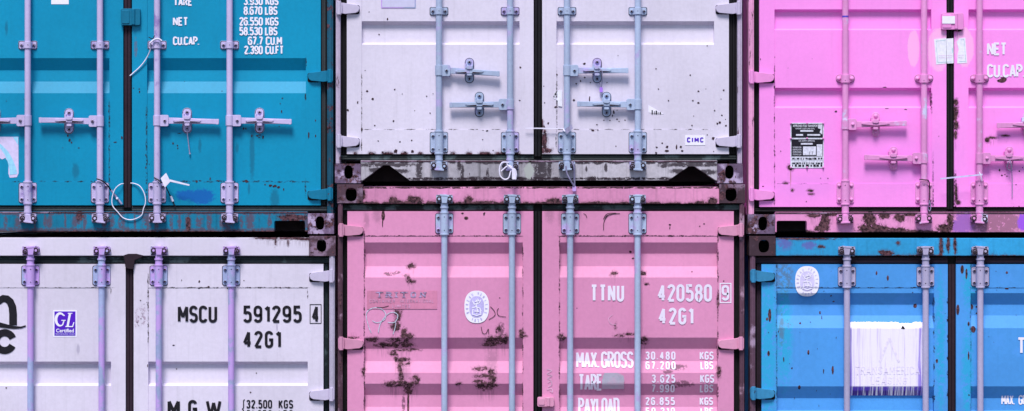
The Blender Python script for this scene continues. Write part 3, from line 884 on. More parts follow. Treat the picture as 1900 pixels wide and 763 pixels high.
M['magenta_sill'] = paint('pink sill with large rust patches', (.80, .30, .60, 1), .16, .6, .15, .15,
    [([(1530, 412, 9, 18), (1522, 424, 10, 8), (1545, 398, 30, 3), (1620, 425, 30, 9), (1612, 408, 12, 14), (1650, 428, 34, 6), (1668, 404, 10, 7), (1690, 398, 14, 3), (1640, 400, 10, 6), (1752, 424, 14, 9), (1762, 412, 6, 16), (1700, 430, 40, 3), (1480, 430, 30, 2.5), (1510, 400, 12, 3)], None, .03, .05),
     ([(1790, 414, 20, 22), (1776, 420, 12, 14)], (.32, .12, .50, 1), .03, 0, .3, .9), ([(1850, 412, 48, 22)], (.34, .14, .24, 1), .02, .25, .2, .9), ([(1898, 412, 11, 16)], (.35, .10, .78, 1), .02, 0, .15)], seed=20)
M['magenta_post'] = paint('flaking pink post', (.78, .34, .60, 1), .42, .65, .2, .3, seed=21, rscale=9, rstretch=(2.4, 1, .5))
M['magenta_hinge'] = paint('pink hinge', (.82, .29, .68, 1), .2, .5, .1, .1, seed=22, rscale=16)

# blue lower right
bl_line = [(x, 534, 8, 1.4) for x in range(1446, 1560, 18)] + [(x, 534, 7, 1.2) for x in range(1590, 1720, 26)] + [(x, 534, 7, 1) for x in range(1830, 1900, 24)] + [(1441, y, 1.6, 14) for y in range(500, 760, 26)] + [(1733, y, 1.5, 7) for y in range(560, 760, 30)] + [(1801, y, 1.6, 10) for y in range(500, 760, 28)] + [(1758, y, 1.4, 7) for y in range(560, 760, 34)]
bl_spots = [(1428, 585, 3, 12), (1423, 592, 2, 3), (1426, 656, 2.5, 5), (1500, 654, 2, 5), (1545, 687, 2, 8), (1485, 600, 1.8, 1.8), (1523, 581, 1.5, 3), (1700, 568, 3.5, 4), (1647, 516, 2, 5), (1626, 507, 1.6, 4), (1777, 575, 3, 10), (1806, 611, 4.5, 6), (1805, 570, 3, 5), (1797, 601, 2, 4), (1483, 719, 2.5, 4), (1738, 670, 2, 4), (1797, 660, 1.6, 8), (1868, 506, 2, 2.4), (1868, 536, 4, 1.6), (1548, 560, 2, 1.5), (1785, 500, 3, 8), (1793, 508, 2, 10)]
M['blue'] = paint('blue container paint, cyan rubbed', BLUE, 0, .5, .10, .10,
    [([(1424, 640, 16, 150), (1455, 620, 14, 90), (1800, 530, 14, 40), (1745, 640, 8, 120), (1795, 700, 10, 90)], (.02, .38, .66, 1), .06, .5, .5, .8),
     ([(1455, 515, 16, 28), (1450, 608, 5, 30), (1463, 605, 4, 5)], (.10, .17, .28, 1), .04, .65, .5, .75),
     (bl_spots, None, .008, 0)], bl_line, seed=23, alt=(.08, .32, .80, 1), altamt=.3)
M['blue_head'] = paint('blue header with rust', (.03, .33, .66, 1), .10, .55, .2, .3,
    [([(1645, 470, 12, 5), (1636, 468, 7, 4), (1665, 451, 3, 3), (1523, 458, 7, 2.5), (1745, 458, 4, 20), (1758, 450, 3, 20), (1771, 455, 3, 16), (1500, 477, 60, 2.5), (1600, 477, 60, 2), (1700, 476, 80, 3), (1850, 476, 60, 2.5), (1490, 443, 60, 1.8)], None, .02, .2),
     ([(1455, 450, 14, 14), (1500, 456, 14, 6)], (.12, .12, .42, 1), .04, .4, .4, .8)], seed=24, rscale=16)
M['blue_hinge'] = paint('blue hinge', (.04, .24, .46, 1), .34, .5, .2, .2, seed=25, rscale=16)
M['dark_post'] = paint('dark rusted frame post', (.12, .06, .10, 1), .46, .75, .3, .3, seed=26, rscale=12, alt=(.40, .28, .42, 1), altamt=.35, rstretch=(1.6, 1, .5))

# rust spots on the upper white doors, as read off the photograph
c1 = zl(610, 0, .3407, [(272, 186, 5), (360, 487, 5), (209, 497, 7), (240, 540, 7), (158, 558, 4, 9), (353, 660, 6), (251, 684, 5), (320, 105, 4, 7), (533, 525, 4), (568, 512, 3), (552, 617, 4), (1043, 368, 6), (1040, 547, 5), (864, 712, 7, 4), (105, 600, 6, 9), (180, 706, 6, 12), (840, 710, 4, 2), (400, 512, 3), (468, 603, 3), (198, 384, 4, 2), (220, 66, 3)])
c1 += zl(610, 230, .3407, [(270, 93, 4), (388, 98, 5), (452, 90, 5), (294, 155, 8), (366, 148, 11, 15), (416, 155, 7), (455, 152, 9), (862, 38, 7, 4), (838, 86, 4), (895, 145, 4)])
c1 += zl(990, 0, .3408, [(277, 348, 9, 6), (278, 423, 5), (256, 442, 4, 6), (232, 457, 5), (220, 546, 7), (122, 583, 9, 7), (127, 408, 5, 7), (305, 540, 4, 16), (323, 710, 9, 6), (350, 708, 5), (345, 680, 6, 4), (437, 612, 5, 14), (430, 630, 4, 8), (383, 655, 4), (416, 657, 4), (455, 650, 5), (465, 662, 4), (498, 655, 4), (80, 672, 6), (57, 690, 5, 12), (853, 410, 5), (897, 497, 6), (867, 548, 5), (898, 560, 7), (1035, 492, 6), (985, 603, 5), (1025, 628, 5), (1013, 667, 8), (1000, 673, 7), (862, 683, 5), (735, 548, 5), (680, 485, 4), (667, 375, 4), (1047, 685, 6), (455, 600, 4, 3), (60, 560, 4), (56, 470, 3), (400, 450, 4), (310, 450, 4), (945, 250, 4), (460, 303, 3), (1045, 650, 3), (938, 485, 3), (1020, 540, 3), (872, 632, 3)])
c1 += zl(990, 230, .3408, [(670, 128, 6), (667, 158, 6), (727, 125, 9, 8), (725, 147, 11, 7), (778, 125, 5, 13), (802, 125, 7, 9), (810, 148, 7), (978, 80, 9, 8), (998, 82, 5), (945, 60, 4), (700, 105, 5), (60, 120, 9, 18), (75, 145, 9, 8), (448, 122, 4), (980, 150, 3)])

hl = (22, 17, 7.6, 12.5)
C = {}
C['teal'] = make_container(dict(seed=1, x0=-143, x1=618, t0=-369, t1=434, postw=11, cw=47, ch=38,
    hole_top=(25, 18, 8, 12.5), hole_bot=(26, 18, 8, 12.5), head=(4, 37), sill=(394, 430), notch=[(509, 566, 410), (-91, -34, 410)],
    door_top=-316, door_bot=381, doors=(-120, 228.5, 245, 595), fields=(-95, 203, 273, 567.5), rail_top=-272, rail_bot=337.5,
    troughs=[(-150, -128, -107, -85), (-66, -44, -23, -2 - 14), (108, 130, 151, 173)][0:1] + [(108, 130, 151, 173)],
    hinges=[-280, -80, 141, 360], htip=(-96, 571), br_top=(-312, -275), br_bot=(340, 376), cam_top=24, cam_bot=405,
    guides=[84], bars=(51.5 - 0, 185.5, 291.5, 426), postnone=0,
    handles=[(0, 224, -1, -64, 226, -8), (1, 225, -1, 72, 223, 128), (2, 224, 1, 406, 226, 347), (3, 224, 1, 541, 226, 481.5)],
    paint=M['teal'], frame=M['teal_frame'], castm=M['cast_rust'], headm=M['teal_sill'], sillm=M['teal_sill'], gask=M['gasket_grey'], gask_side=M['gasket_grey'], seal=M['gasket_plum'],
    hingem=M['teal_hinge'], barm=M['rod_lav'], body=M['teal'], darkfit=True, tie=(224, 16, 260, 47),
    spots=zl(0, 0, .3146, [(38, 597, 3), (788, 520, 5, 3), (822, 525, 6, 4), (824, 542, 4, 9), (640, 657, 3, 5), (140, 585, 2)]) + zl(0, 220, .3146, [(400, 102, 5, 9), (410, 128, 7, 12), (422, 142, 5, 6), (465, 173, 7, 3), (680, 140, 12, 4), (860, 215, 3, 5), (880, 268, 3), (860, 290, 4, 9), (370, 172, 2, 3), (720, 115, 6, 12)])
        + zl(300, 0, .3145, [(712, 580, 5), (700, 612, 4), (708, 657, 4, 12), (908, 712, 4, 6), (693, 745, 4), (848, 560, 3, 8), (130, 480, 2), (355, 538, 4, 3)]) + zl(300, 220, .3145, [(67, 147, 5, 7), (93, 160, 4, 6), (95, 175, 4, 4), (105, 88, 13, 2), (483, 60, 5, 8), (497, 60, 4, 7), (532, 102, 5, 8), (565, 102, 8, 5), (575, 112, 7, 4), (598, 112, 7, 11), (580, 98, 8, 3), (868, 100, 5, 20), (908, 102, 4, 9), (500, 370, 14, 8), (208, 372, 8, 7), (286, 355, 4, 10), (640, 395, 12, 8), (668, 398, 14, 10), (690, 405, 10, 7), (720, 418, 4, 9), (610, 390, 6, 4), (330, 368, 10, 4)]),
    label='bright teal container in the upper left with white weight markings and rust streaked sill', dl='teal door carrying a torn pale sticker', dr='teal door with white tare, net and capacity figures'))

C['whitelow'] = make_container(dict(seed=2, x0=-140, x1=621, t0=438, t1=1240, postw=10, cw=47, ch=37,
    hole_top=(26, 18, 9, 11.5), hole_bot=(26, 18, 8, 12.5), head=(3, 37), sill=(1200, 1236), notch=[(509, 566, 1216), (-91, -34, 1216)],
    door_top=490, door_bot=1187, doors=(-117, 233, 248, 600), fields=(-90, 206, 275, 571), rail_top=534, rail_bot=1143,
    troughs=[(671, 677, 712, 716), (846, 852, 887, 891), (1021, 1027, 1062, 1066)],
    hinges=[512, 732, 950, 1160], htip=(-94, 574), br_top=(494, 529), br_bot=(1146, 1182), cam_top=28, cam_bot=1210,
    guides=[880], bars=(56.5, 188.5, 294.5, 429),
    handles=[(0, 1030, 1, 170, 1032, 112), (1, 1060, -1, 78, 1060, 128), (2, 1030, 1, 406, 1032, 347), (3, 1060, -1, 312, 1060, 370)],
    paint=M['white_low'], frame=M['white_frame'], castm=M['cast_dark'], headm=M['white_low_head'], sillm=M['white_low_head'], gask=M['gasket_green'], gask_side=M['gasket_green'], seal=M['gasket_plum'],
    hingem=M['white_hinge'], barm=M['rod_mix'], body=M['white_low'], darkfit=True,
    spots=zl(0, 430, .4365, [(27, 664, 4), (598, 292, 3), (613, 308, 2), (625, 300, 2), (608, 350, 2), (583, 385, 3), (600, 370, 3), (590, 400, 2), (632, 430, 2, 6), (628, 570, 2, 7)]) + zl(300, 430, .4365, [(50, 483, 6, 3), (160, 212, 5, 6), (85, 207, 2, 4), (200, 235, 5), (350, 208, 3), (375, 238, 5, 3), (505, 238, 5, 3), (160, 240, 8, 3), (280, 240, 4), (400, 603, 3), (378, 683, 4), (60, 585, 3)]),
    label='white container in the lower left numbered MSCU 591295 with black lettering', dl='white door with violet certificate sticker and black logo', dr='white door with black container number'))

C['whitetop'] = make_container(dict(seed=3, x0=623, x1=1377, t0=-463, t1=340, postw=8.5, cw=46, ch=36,
    hole_top=(24, 16, 8, 12.5), hole_bot=(25, 15.5, 8, 12.5), head=(4, 37), sill=(299, 335), notch='tri',
    door_top=-412, door_bot=286, doors=(643.5, 990, 1006, 1352.5), fields=(671, 964, 1032.5, 1325), rail_top=-366, rail_bot=240.5,
    troughs=[(-300, -294, -262, -257), (-130, -124, -92, -87), (39.5, 46, 79, 83)],
    hinges=[-390, -180, 15, 262], htip=(667, 1328), br_top=(-408, -371), br_bot=(246, 283), cam_top=24, cam_bot=308,
    guides=[21], bars=(814.5, 946.5, 1052, 1183.5),
    handles=[(0, 131, 1, 927, 137, 871), (1, 194, -1, 834, 195, 889.5), (2, 131, 1, 1166, 131, 1108), (3, 194, -1, 1071, 193, 1125.5)],
    paint=M['white_top'], frame=M['white_post'], castm=M['cast_rust'], headm=M['white_low_head'], sillm=M['white_sill'], gask=M['gasket_green'], gask_side=M['gasket_black'], seal=M['gasket_black'],
    hingem=M['white_hinge'], barm=M['rod_blue'], body=M['white_top'], darkfit=True, spots=c1,
    label='white container in the upper middle with rust specks and triangular cutouts in its sill', dl='white door with fewer rust specks', dr='white door with rust specks and a small maker sticker'))

C['pink'] = make_container(dict(seed=4, x0=627, x1=1381, t0=342, t1=1240, postw=8.5, cw=46, ch=35,
    hole_top=(26, 19, 10.5, 12.5), hole_bot=(26, 18, 8, 12.5), head=(5, 36.5), sill=(1200, 1236), notch=[(680, 737, 1216), (1270, 1327, 1216)],
    door_top=392, door_bot=1187, doors=(644.5, 989.5, 1006, 1361.5), fields=(675.5, 970, 1038, 1331.5), rail_top=438, rail_bot=1143,
    troughs=[(450, 471, 494.5, 515), (626.5, 648, 671, 692), (712, 734, 756, 777), (797, 819, 841, 862), (980, 1001, 1024, 1045)],
    hinges=[427, 637.5, 900, 1140], htip=(674, 1332), br_top=(397, 433), br_bot=(1146, 1182), cam_top=28, cam_bot=1210,
    guides=[860], bars=(824.5, 950, 1058, 1183),
    handles=[(0, 1030, 1, 930, 1032, 880), (1, 1060, -1, 840, 1060, 892), (2, 1030, 1, 1166, 1032, 1112), (3, 1060, -1, 1071, 1060, 1125)],
    paint=M['pink'], frame=M['pink_post'], castm=M['cast_dark'], headm=M['pink_head'], sillm=M['pink_head'], gask=M['gasket_green'], gask_side=M['gasket_black'], seal=M['gasket_black'],
    hingem=M['pink_hinge'], barm=M['rod_blue'], body=M['pink'], darkfit=True, tie=(997, 737, 1028, 755),
    spots=zl(610, 480, .371, [(855, 196, 4), (650, 626, 10, 5), (640, 628, 6)]) + zl(990, 480, .371, [(793, 66, 4), (217, 248, 3), (185, 238, 3), (950, 112, 4), (562, 130, 8, 4)]) + zl(610, 230, .3407, [(747, 515, 8, 7), (845, 492, 6, 9), (728, 487, 8, 5), (850, 485, 4)]) + zl(990, 230, .3408, [(742, 550, 7, 5), (742, 565, 4, 9), (928, 545, 6, 4), (905, 557, 4), (745, 610, 18, 5), (530, 697, 9, 7), (542, 733, 8, 5)]),
    label='dusty pink container in the lower middle with white number TTNU 420580 and torn rust patches', dl='pink door with oval emblem, graffiti and rust patches', dr='pink door with white number and weights'))

C['magenta'] = make_container(dict(seed=5, x0=1389, x1=2142, t0=-369, t1=434, postw=10, cw=49, ch=36,
    hole_top=(26, 17, 8, 12.5), hole_bot=(28, 17, 8.3, 13), head=(4, 37), sill=(395, 431), notch=[(1441, 1497, 410), (2033, 2089, 410)],
    door_top=-316, door_bot=384, doors=(1409, 1756, 1770.5, 2118), fields=(1437, 1728, 1797, 2092), rail_top=-272, rail_bot=341,
    troughs=[(-130, -126, -96, -93), (17.5, 21.5, 53, 56), (163, 167.5, 197, 200.5)],
    hinges=[-280, -80, 143, 361], htip=(1437, 2090), br_top=(-312, -275), br_bot=(338, 377), cam_top=24, cam_bot=406,
    guides=[146], gstyle='round', bars=(1568.5, 1714.5, 1817.5, 1955),
    handles=[(0, 231, 1, 1683, 229, 1625), (1, 294, -1, 1604, 292, 1658), (2, 294, 1, 1935, 294, 1873), (3, 231, -1, 1850, 233, 1905)],
    paint=M['magenta'], frame=M['magenta_post'], castm=M['cast_rust'], headm=M['magenta_sill'], sillm=M['magenta_sill'], gask=M['gasket_black'], gask_side=M['gasket_black'], seal=M['gasket_black'],
    hingem=M['magenta_hinge'], barm=M['rod_pink'], body=M['magenta'], darkfit=False, tie=(1747, 24, 1788, 55),
    spots=zl(1370, 0, .3147, [(575, 657, 8, 5), (613, 657, 2), (435, 348, 2), (293, 402, 2), (215, 338, 2, 5), (130, 350, 3, 7), (612, 60, 2)]) + zl(1370, 220, .3147, [(250, 193, 3, 5), (485, 352, 3), (528, 353, 4), (215, 215, 4, 6), (400, 490, 4, 4), (145, 400, 8, 3)]) + zl(1630, 220, .3147, [(355, 105, 3), (713, 305, 5, 9), (727, 335, 6, 5), (757, 340, 5, 4), (830, 310, 5), (850, 290, 4), (810, 390, 4), (828, 520, 4, 7), (795, 522, 4), (460, 420, 3, 9), (320, 255, 3, 6), (455, 330, 3, 8), (320, 430, 3, 6), (465, 500, 4, 10), (745, 330, 4)]) + zl(1630, 0, .3147, [(312, 600, 4, 18), (310, 540, 3, 9), (35, 515, 15, 3), (48, 640, 14, 2), (160, 645, 8, 3)]),
    label='bright pink container in the upper right with a black approval plate on its door', dl='bright pink door with black approval plate', dr='bright pink door with white net and capacity lettering'))

C['blue'] = make_container(dict(seed=6, x0=1392, x1=2146, t0=438, t1=1240, postw=9.5, cw=47, ch=36.5,
    hole_top=(27, 19, 10, 12), hole_bot=(26, 18, 8, 12.5), head=(4, 37), sill=(1200, 1236), notch=[(1441, 1497, 1216), (2033, 2089, 1216)],
    door_top=490.5, door_bot=1187, doors=(1413, 1758.5, 1774, 2122), fields=(1441, 1733, 1801, 2095), rail_top=534, rail_bot=1143,
    troughs=[(544, 566, 586, 609), (717, 740, 762, 783), (800, 822, 844, 866), (980, 1001, 1024, 1045)],
    hinges=[512, 730, 950, 1160], htip=(1438, 2095), br_top=(496, 531), br_bot=(1146, 1182), cam_top=28, cam_bot=1210,
    guides=[880], bars=(1571.5, 1717.5, 1819, 1957),
    handles=[(0, 1030, 1, 1683, 1032, 1625), (1, 1060, -1, 1610, 1060, 1660), (2, 1030, 1, 1935, 1032, 1875), (3, 1060, -1, 1850, 1060, 1905)],
    paint=M['blue'], frame=M['dark_post'], castm=M['cast_dark'], headm=M['blue_head'], sillm=M['blue_head'], gask=M['gasket_plum'], gask_side=M['gasket_plum'], seal=M['gasket_plum'],
    hingem=M['blue_hinge'], barm=M['rod_grey'], body=M['blue'], darkfit=True,
    spots=scatter(18, 1415, 1760, 500, 740, .6, 1.8, 61) + scatter(12, 1776, 1900, 500, 740, .6, 1.8, 62) + scatter(12, 1440, 1560, 540, 760, .5, 1.3, 63, 5),
    label='sky blue container in the lower right with a dripping white painted panel and oval emblem', dl='blue door with dripping white panel and oval emblem', dr='blue door with white lettering'))

# ------------------------------------------------------------------ lettering
def lettering(key, k, rows, mat, serif=False):
    o, dr = C[key][1][k]
    for r in rows:
        mb = MB(); letters(mb, r[0], r[1], r[2], r[3], r[4], r[5], dr, *(r[6:]), serif=serif)
        mb.build('lettering', mat, o, smooth=False)
S = 2.9
lettering('teal', 1, [('TARE', 322, 357, -5, 11, S, .22), ('NET', 321, 349, 32, 48, S, .22), ('CU.CAP.', 321, 370, 68, 84, S, .2),
    ('3.930 KGS', 452, 517, -6, 10, S, .22), ('8.670 LBS', 452, 515, 12, 28, S, .22), ('26.550 KGS', 444, 517, 32, 48, S, .22),
    ('58.530 LBS', 444, 515, 50, 66, S, .22), ('67.7 CU.M', 460, 523.5, 68, 84, S, .22), ('2.390 CU.FT', 453, 526.5, 85, 101, S, .22)], M['ink_white_clean'])
lettering('whitelow', 1, [('MSCU', 330, 403, 567, 599, 5.2, .26), ('591295', 451, 560, 567, 599, 5.2, .30), ('4', 578.5, 593, 567, 599, 4.8), ('42G1', 451, 522, 614, 646, 5.2, .34),
    ('M', 311, 334, 742, 775, 6), ('G', 349, 366, 742, 775, 5.6), ('W', 382, 411, 742, 775, 5.4), ('{', 449, 455, 742, 776, 1.8), ('32.500', 457, 505, 742, 758, 2.6, .3), ('KGS', 517, 544, 742, 758, 2.6, .3),
    ('71.650', 457, 505, 761, 777, 2.6, .3), ('LBS', 517, 544, 761, 777, 2.6, .3)], M['ink_black'])
lettering('pink', 1, [('TTNU', 1095.5, 1158, 528, 560, 5, .34), ('420580', 1220, 1321, 527.5, 560, 5, .28), ('9', 1338.5, 1353, 529, 558, 4.6), ('42G1', 1221.5, 1287, 571, 602.5, 5, .34),
    ('MAX. GROSS', 1069, 1176, 653, 683.5, 4.2, .20, 0, .15), ('TARE', 1073, 1118, 694, 725.5, 4.2, .2), ('PAYLOAD', 1073, 1150, 739, 770, 4.2, .2),
    ('30.480', 1198, 1254, 653, 668.5, 2.8, .42), ('67.200', 1198, 1254, 671, 686, 2.8, .42), ('KGS', 1299, 1325, 653, 668.5, 2.8, .3), ('LBS', 1300, 1324, 671, 686, 2.8, .3),
    ('3.625', 1209, 1253, 695, 710.5, 2.8, .42), ('7.990', 1209, 1252, 713.5, 729, 2.8, .42), ('KGS', 1299, 1325, 695, 710.5, 2.8, .3), ('LBS', 1299, 1324, 713.5, 729, 2.8, .3),
    ('26.855', 1198, 1253, 738, 753, 2.8, .42), ('59.210', 1198, 1253, 757, 772, 2.8, .42), ('KGS', 1299, 1324, 738, 753, 2.8, .3), ('LBS', 1300, 1324, 757, 772, 2.8, .3)], M['ink_white'])
lettering('magenta', 1, [('NET', 1831, 1868, 79, 103, 4, .2), ('CU.CAP.', 1831, 1902, 119, 144, 4, .2)], M['ink_white_clean'])
lettering('blue', 1, [('T', 1887, 1903, 626, 657, 4.6), ('RLU', 1910, 1952, 626, 657, 4.6, .34), ('MAX.', 1860, 1885, 734, 752, 2.6, .2), ('GROSS', 1892, 1930, 734, 752, 2.6, .2)], M['ink_white_clean'])
# frames round the check digits
for key, m_, (a, b, c_, d_), w in (('whitelow', 'ink_black', (575.5, 565, 596, 600), 1.3), ('pink', 'ink_white_clean', (1336, 526, 1356, 561.5), 1.8)):
    o, dr = C[key][1][1]
    mb = MB()
    mb.ribbon([(wx(a), wz(b)), (wx(c_), wz(b)), (wx(c_), wz(d_)), (wx(a), wz(d_))], w / 2 / PPM, dr, .0022, closed=True)
    mb.build('check_digit_frame', M[m_], o, smooth=False)

# shipping-line logo fragment on the lower left white door
o, dr = C['whitelow'][1][0]
mb = MB()
def zz(pts, ox=0, oy=430, s=.4365): return [(wx(ox + p[0] * s), wz(oy + p[1] * s)) for p in pts]
mb.ribbon(zz([(-60, 400), (-58, 330), (-40, 290), (-20, 280)]), 6.6 / PPM, dr, .0034)
mb.ribbon(zz([(-8, 300), (2, 290), (14, 284), (30, 286), (44, 298), (53, 320), (56, 350), (56, 398)]), lambda t: (6.2 + 1.0 * min(1, t * 1.6)) / PPM, dr, .0034)
mb.ribbon(zz([(-30, 388), (0, 396), (30, 402), (60, 407), (90, 407), (110, 400)]), lambda t: (4.2 * (1 - t) + 1.2) / PPM, dr, .0042)
mb.ribbon(zz([(20 + 37 * math.cos(R(a)), 467 - 38 * math.sin(R(a))) for a in range(22, 345, 12)]), 6.6 / PPM, dr, .0034, maxseg=.02)
mb.build('logo', M['ink_black'], o, smooth=False)
mb = MB(); mb.prism([(229, 474), (238, 471), (253, 471), (266, 474), (262, 478), (250, 483), (247, 500), (233, 498), (231, 484)], -.024, .0); mb.build('seal_flap', M['gasket_plum'], C['whitelow'][1][1][0], bevel=.002)
# certificate sticker
mb = MB()
mb.rbox(98.5, 575.5, 142.5, 625.5, 1.5, -.0012, .0, 1)
mb.box(101, 578, 140, 623, -.0022, -.0008, 0)
hw = 1.5 / PPM
flat = lambda x, z: -.002
mb.ribbon([(wx(120), wz(586))] + [(wx(112 + 8 * math.cos(R(a))), wz(593 - 11.5 * math.sin(R(a)))) for a in range(50, 320, 15)] + [(wx(119), wz(595))], lambda t: (1.1 + 1.5 * math.sin(math.pi * min(1, t * 1.2))) / PPM, flat, .0014, 1)
mb.ribbon([(wx(114), wz(594.5)), (wx(122), wz(594.5))], .8 / PPM, flat, .0020, 1)
mb.ribbon([(wx(130), wz(582)), (wx(125.5), wz(606))], 2.0 / PPM, flat, .0014, 1)
mb.ribbon([(wx(126), wz(581.5)), (wx(134.5), wz(581.5))], .8 / PPM, flat, .0020, 1)
mb.ribbon([(wx(121.5), wz(606)), (wx(135), wz(606)), (wx(137.5), wz(598))], .9 / PPM, flat, .0026, 1)
btext(mb, 'Certified', 104, 137, 610, 617, -.0036, 1, .02)
btext(mb, 'Germanischer Lloyd', 103, 138, 618.5, 621.5, -.0036, 1)
s_ = mb.build('certificate_sticker', [M['violet'], M['sticker']], o, smooth=False)
tag(s_, 'violet GL certificate sticker')

# teal door stickers
o, dr = C['teal'][1][0]
mb = MB(); mb.box(95, -14, 127.5, 8, -.001, 0); mb.build('sticker', M['sticker'], o)
mb = MB()
mb.prism([(-26, 254), (34, 254), (34.5, 322), (31, 329), (18, 330), (15.5, 322), (16, 303), (10, 293), (4, 296), (-26, 280)], -.0012, 0)
mb.ribbon([(wx(x), wz(y)) for x, y in ((-10, 262), (2, 272), (12, 284), (19, 298), (24, 314), (25, 324))], lambda t: (2 + 5 * t) / PPM, lambda x, z: -.0015, .0006, 1)
mb.prism([(24, 254.5), (33.5, 254.5), (33.8, 270)], -.0018, -.0013, 1)
mb.build('torn_sticker', [plain('lilac film', (.66, .58, .86, 1), .5, 0, .08), M['cyan']], o, smooth=False)

# centre white container stickers
o, dr = C['whitetop'][1][0]
mb = MB(); mb.rbox(707, -30, 771.5, 15.5, 2, -.0025, 0, 1); mb.rbox(709, -28, 769.5, 13.5, 1, -.0035, -.001)
q = random.Random(3)
mb.build('data_plate', [paint('lilac enamel plate', (.60, .58, .80, 1), .12, .5, .1, .1, seed=33, rscale=40), M['rod_mix']], o)
o, dr = C['whitetop'][1][1]
mb = MB(); st = -.004
mb.box(1271.5, 251.5, 1308.5, 269.5, st - .001, st + .003, 0)
letters(mb, 'CIMC', 1274.5, 1305.5, 255, 264.5, 2.3, lambda x, z: st - .0012, .42, 1, off=.0012)
tag(mb.build('maker_sticker', [M['sticker'], M['violet']], o, smooth=False), 'small white sticker with violet maker initials')
mb = MB()
mb.prism([(1203, 195), (1232, 212), (1203, 209)], -.001, 0)
for x, h, w in ((1209, 7.5, 2.2), (1213.5, 5.5, 1.2), (1216.5, 6.5, 2.6), (1220.5, 4.5, 1.2), (1224, 4, 2.2)): mb.box(x, 212 - h, x + w, 212.3, -.0022, -.0005, 1)
mb.build('barcode_scrap', [M['sticker'], M['ink_black']], o, smooth=False)
mb = MB()
mb.prism([(1035, 168), (1043, 168), (1043, 198), (1036, 197), (1034, 182)], -.0058, -.003)
for _ in range(14):
    x, y = q.uniform(1027, 1036), q.uniform(168, 186)
    blob(mb, q, x, y, q.uniform(1, 2.6), q.uniform(1, 3), lambda x, z: -.0045, 0)
mb.build('sticker_residue', M['paper'], o, smooth=False)

# oval emblem of a classification society
def oval(key, k, cx, cy, rx, ry, faded=False):
    o, dr = C[key][1][k]
    mb = MB()
    base = lambda x, z: dr(x, z)
    def ell(ax, az, off, mi, n=48):
        V = []; F = []
        rings = 14
        for j in range(rings + 1):
            for i in range(n):
                a = 2 * math.pi * i / n
                # squarish oval
                c, s = math.cos(a), math.sin(a); e = 2.5
                g = (abs(c) ** e + abs(s) ** e) ** (-1 / e)
                x, z = wx(cx + ax * g * c * j / rings), wz(cy - az * g * s * j / rings)
                V.append((x, dr(x, z) - off, z))
        for j in range(rings):
            for i in range(n):
                l = (i + 1) % n
                F.append([j * n + i, j * n + l, (j + 1) * n + l, (j + 1) * n + i] if j else [i, n + l, n + i])
        mb.add(V, F, mi)
    ell(rx, ry, .0040, 0)
    ell(rx * .60, ry * .66, .0050, 1)
    # seated figure with scales and anchor
    h = .9 / PPM if not faded else .8 / PPM
    U = rx / 24
    fig = [[(-1, -14), (1, -8), (-1, -2), (2, 6), (0, 14)], [(-9, -12), (-5, -5), (0, -6), (6, -8), (9, -14)], [(-10, 2), (-2, 0), (6, 2), (10, 8)], [(-8, 4), (-9, 14)], [(8, 3), (9, 13)],
           [(-10, 14), (0, 17), (10, 14)], [(-4, -10), (4, -12)], [(-5, 8), (5, 9)], [(2, -16), (5, -11)]]
    for i, s in enumerate(fig):
        mb.ribbon([(wx(cx + p[0] * U * .9), wz(cy + p[1] * U)) for p in s], h, dr, .0064 + i * .0004, 0, maxseg=.004)
    # lettering round the rim
    txt = 'BUREAU VERITAS'
    def rim(t, a0, a1, flip=1):
        for i, ch in enumerate(t):
            if ch == ' ': continue
            a = R(a0 + (a1 - a0) * i / (len(t) - 1)) if len(t) > 1 else R(a0)
            px, py = cx + rx * .80 * math.cos(a), cy - ry * .84 * math.sin(a)
            w, st = G[ch]
            for li, s in enumerate(st):
                if isinstance(s, tuple): s = s[1] + [s[1][0]]
                pts = []
                for p in s:
                    u, v = (p[0] - w / 2) * 4.6 * U, (p[1] - .5) * 4.6 * U
                    th = a - math.pi / 2 if flip > 0 else a + math.pi / 2
                    pts.append((wx(px + u * math.cos(th) - v * math.sin(th)), wz(py - (u * math.sin(th) + v * math.cos(th)))))
                mb.ribbon(pts, .42 / PPM, dr, .0054 + li * .0004, 1, maxseg=.004)
    rim(txt, 205, -25); rim('1828', 243, 297, -1)
    tag(mb.build('emblem_sticker', [M['sticker'], plain('lilac print', (.52, .46, .82, 1) if not faded else (.66, .60, .90, 1), .5, 0, .1)], o, smooth=False), 'white oval emblem of a classification society')
oval('pink', 0, 884.5, 569.5, 24.5 * .93, 31 * .97)
oval('blue', 0, 1497.5, 522, 24 * .93, 29 * .97, True)

# faded owner's panel on the pink door
o, dr = C['pink'][1][0]
def sheet(mb, x0, t0, x1, t1, dr, off, mi=0, nx=2, nz=24, edge=None):
    V = []; F = []
    for j in range(nz + 1):
        for i in range(nx + 1):
            px, py = x0 + (x1 - x0) * i / nx, t0 + (t1 - t0) * j / nz
            x, z = wx(px), wz(py); V.append((x, dr(x, z) - off, z))
    for j in range(nz):
        for i in range(nx):
            a = j * (nx + 1) + i; F.append([a, a + nx + 1, a + nx + 2, a + 1])
    mb.add(V, F, mi)
mb = MB(); sheet(mb, 681, 539.5, 811, 573.5, dr, .0028)
ghost = plain('worn lettering film', (.58, .28, .47, 1), .6, 0, .3, 60)
gblue = plain('worn blue lettering', (.33, .24, .42, 1), .6, 0, .6, 50)
letters(mb, 'TRITON', 699, 790, 541.5, 552.5, 2.6, dr, .5, 2, serif=True, off=.0046)
letters(mb, 'CONTAINER', 685.5, 733, 555.5, 562, 1.2, dr, .3, 1, off=.0046)
letters(mb, 'INTERNATIONAL', 742, 805, 555.5, 562, 1.2, dr, .3, 1, off=.0046)
letters(mb, 'LIMITED', 728, 761, 565, 571.5, 1.2, dr, .35, 1, off=.0046)
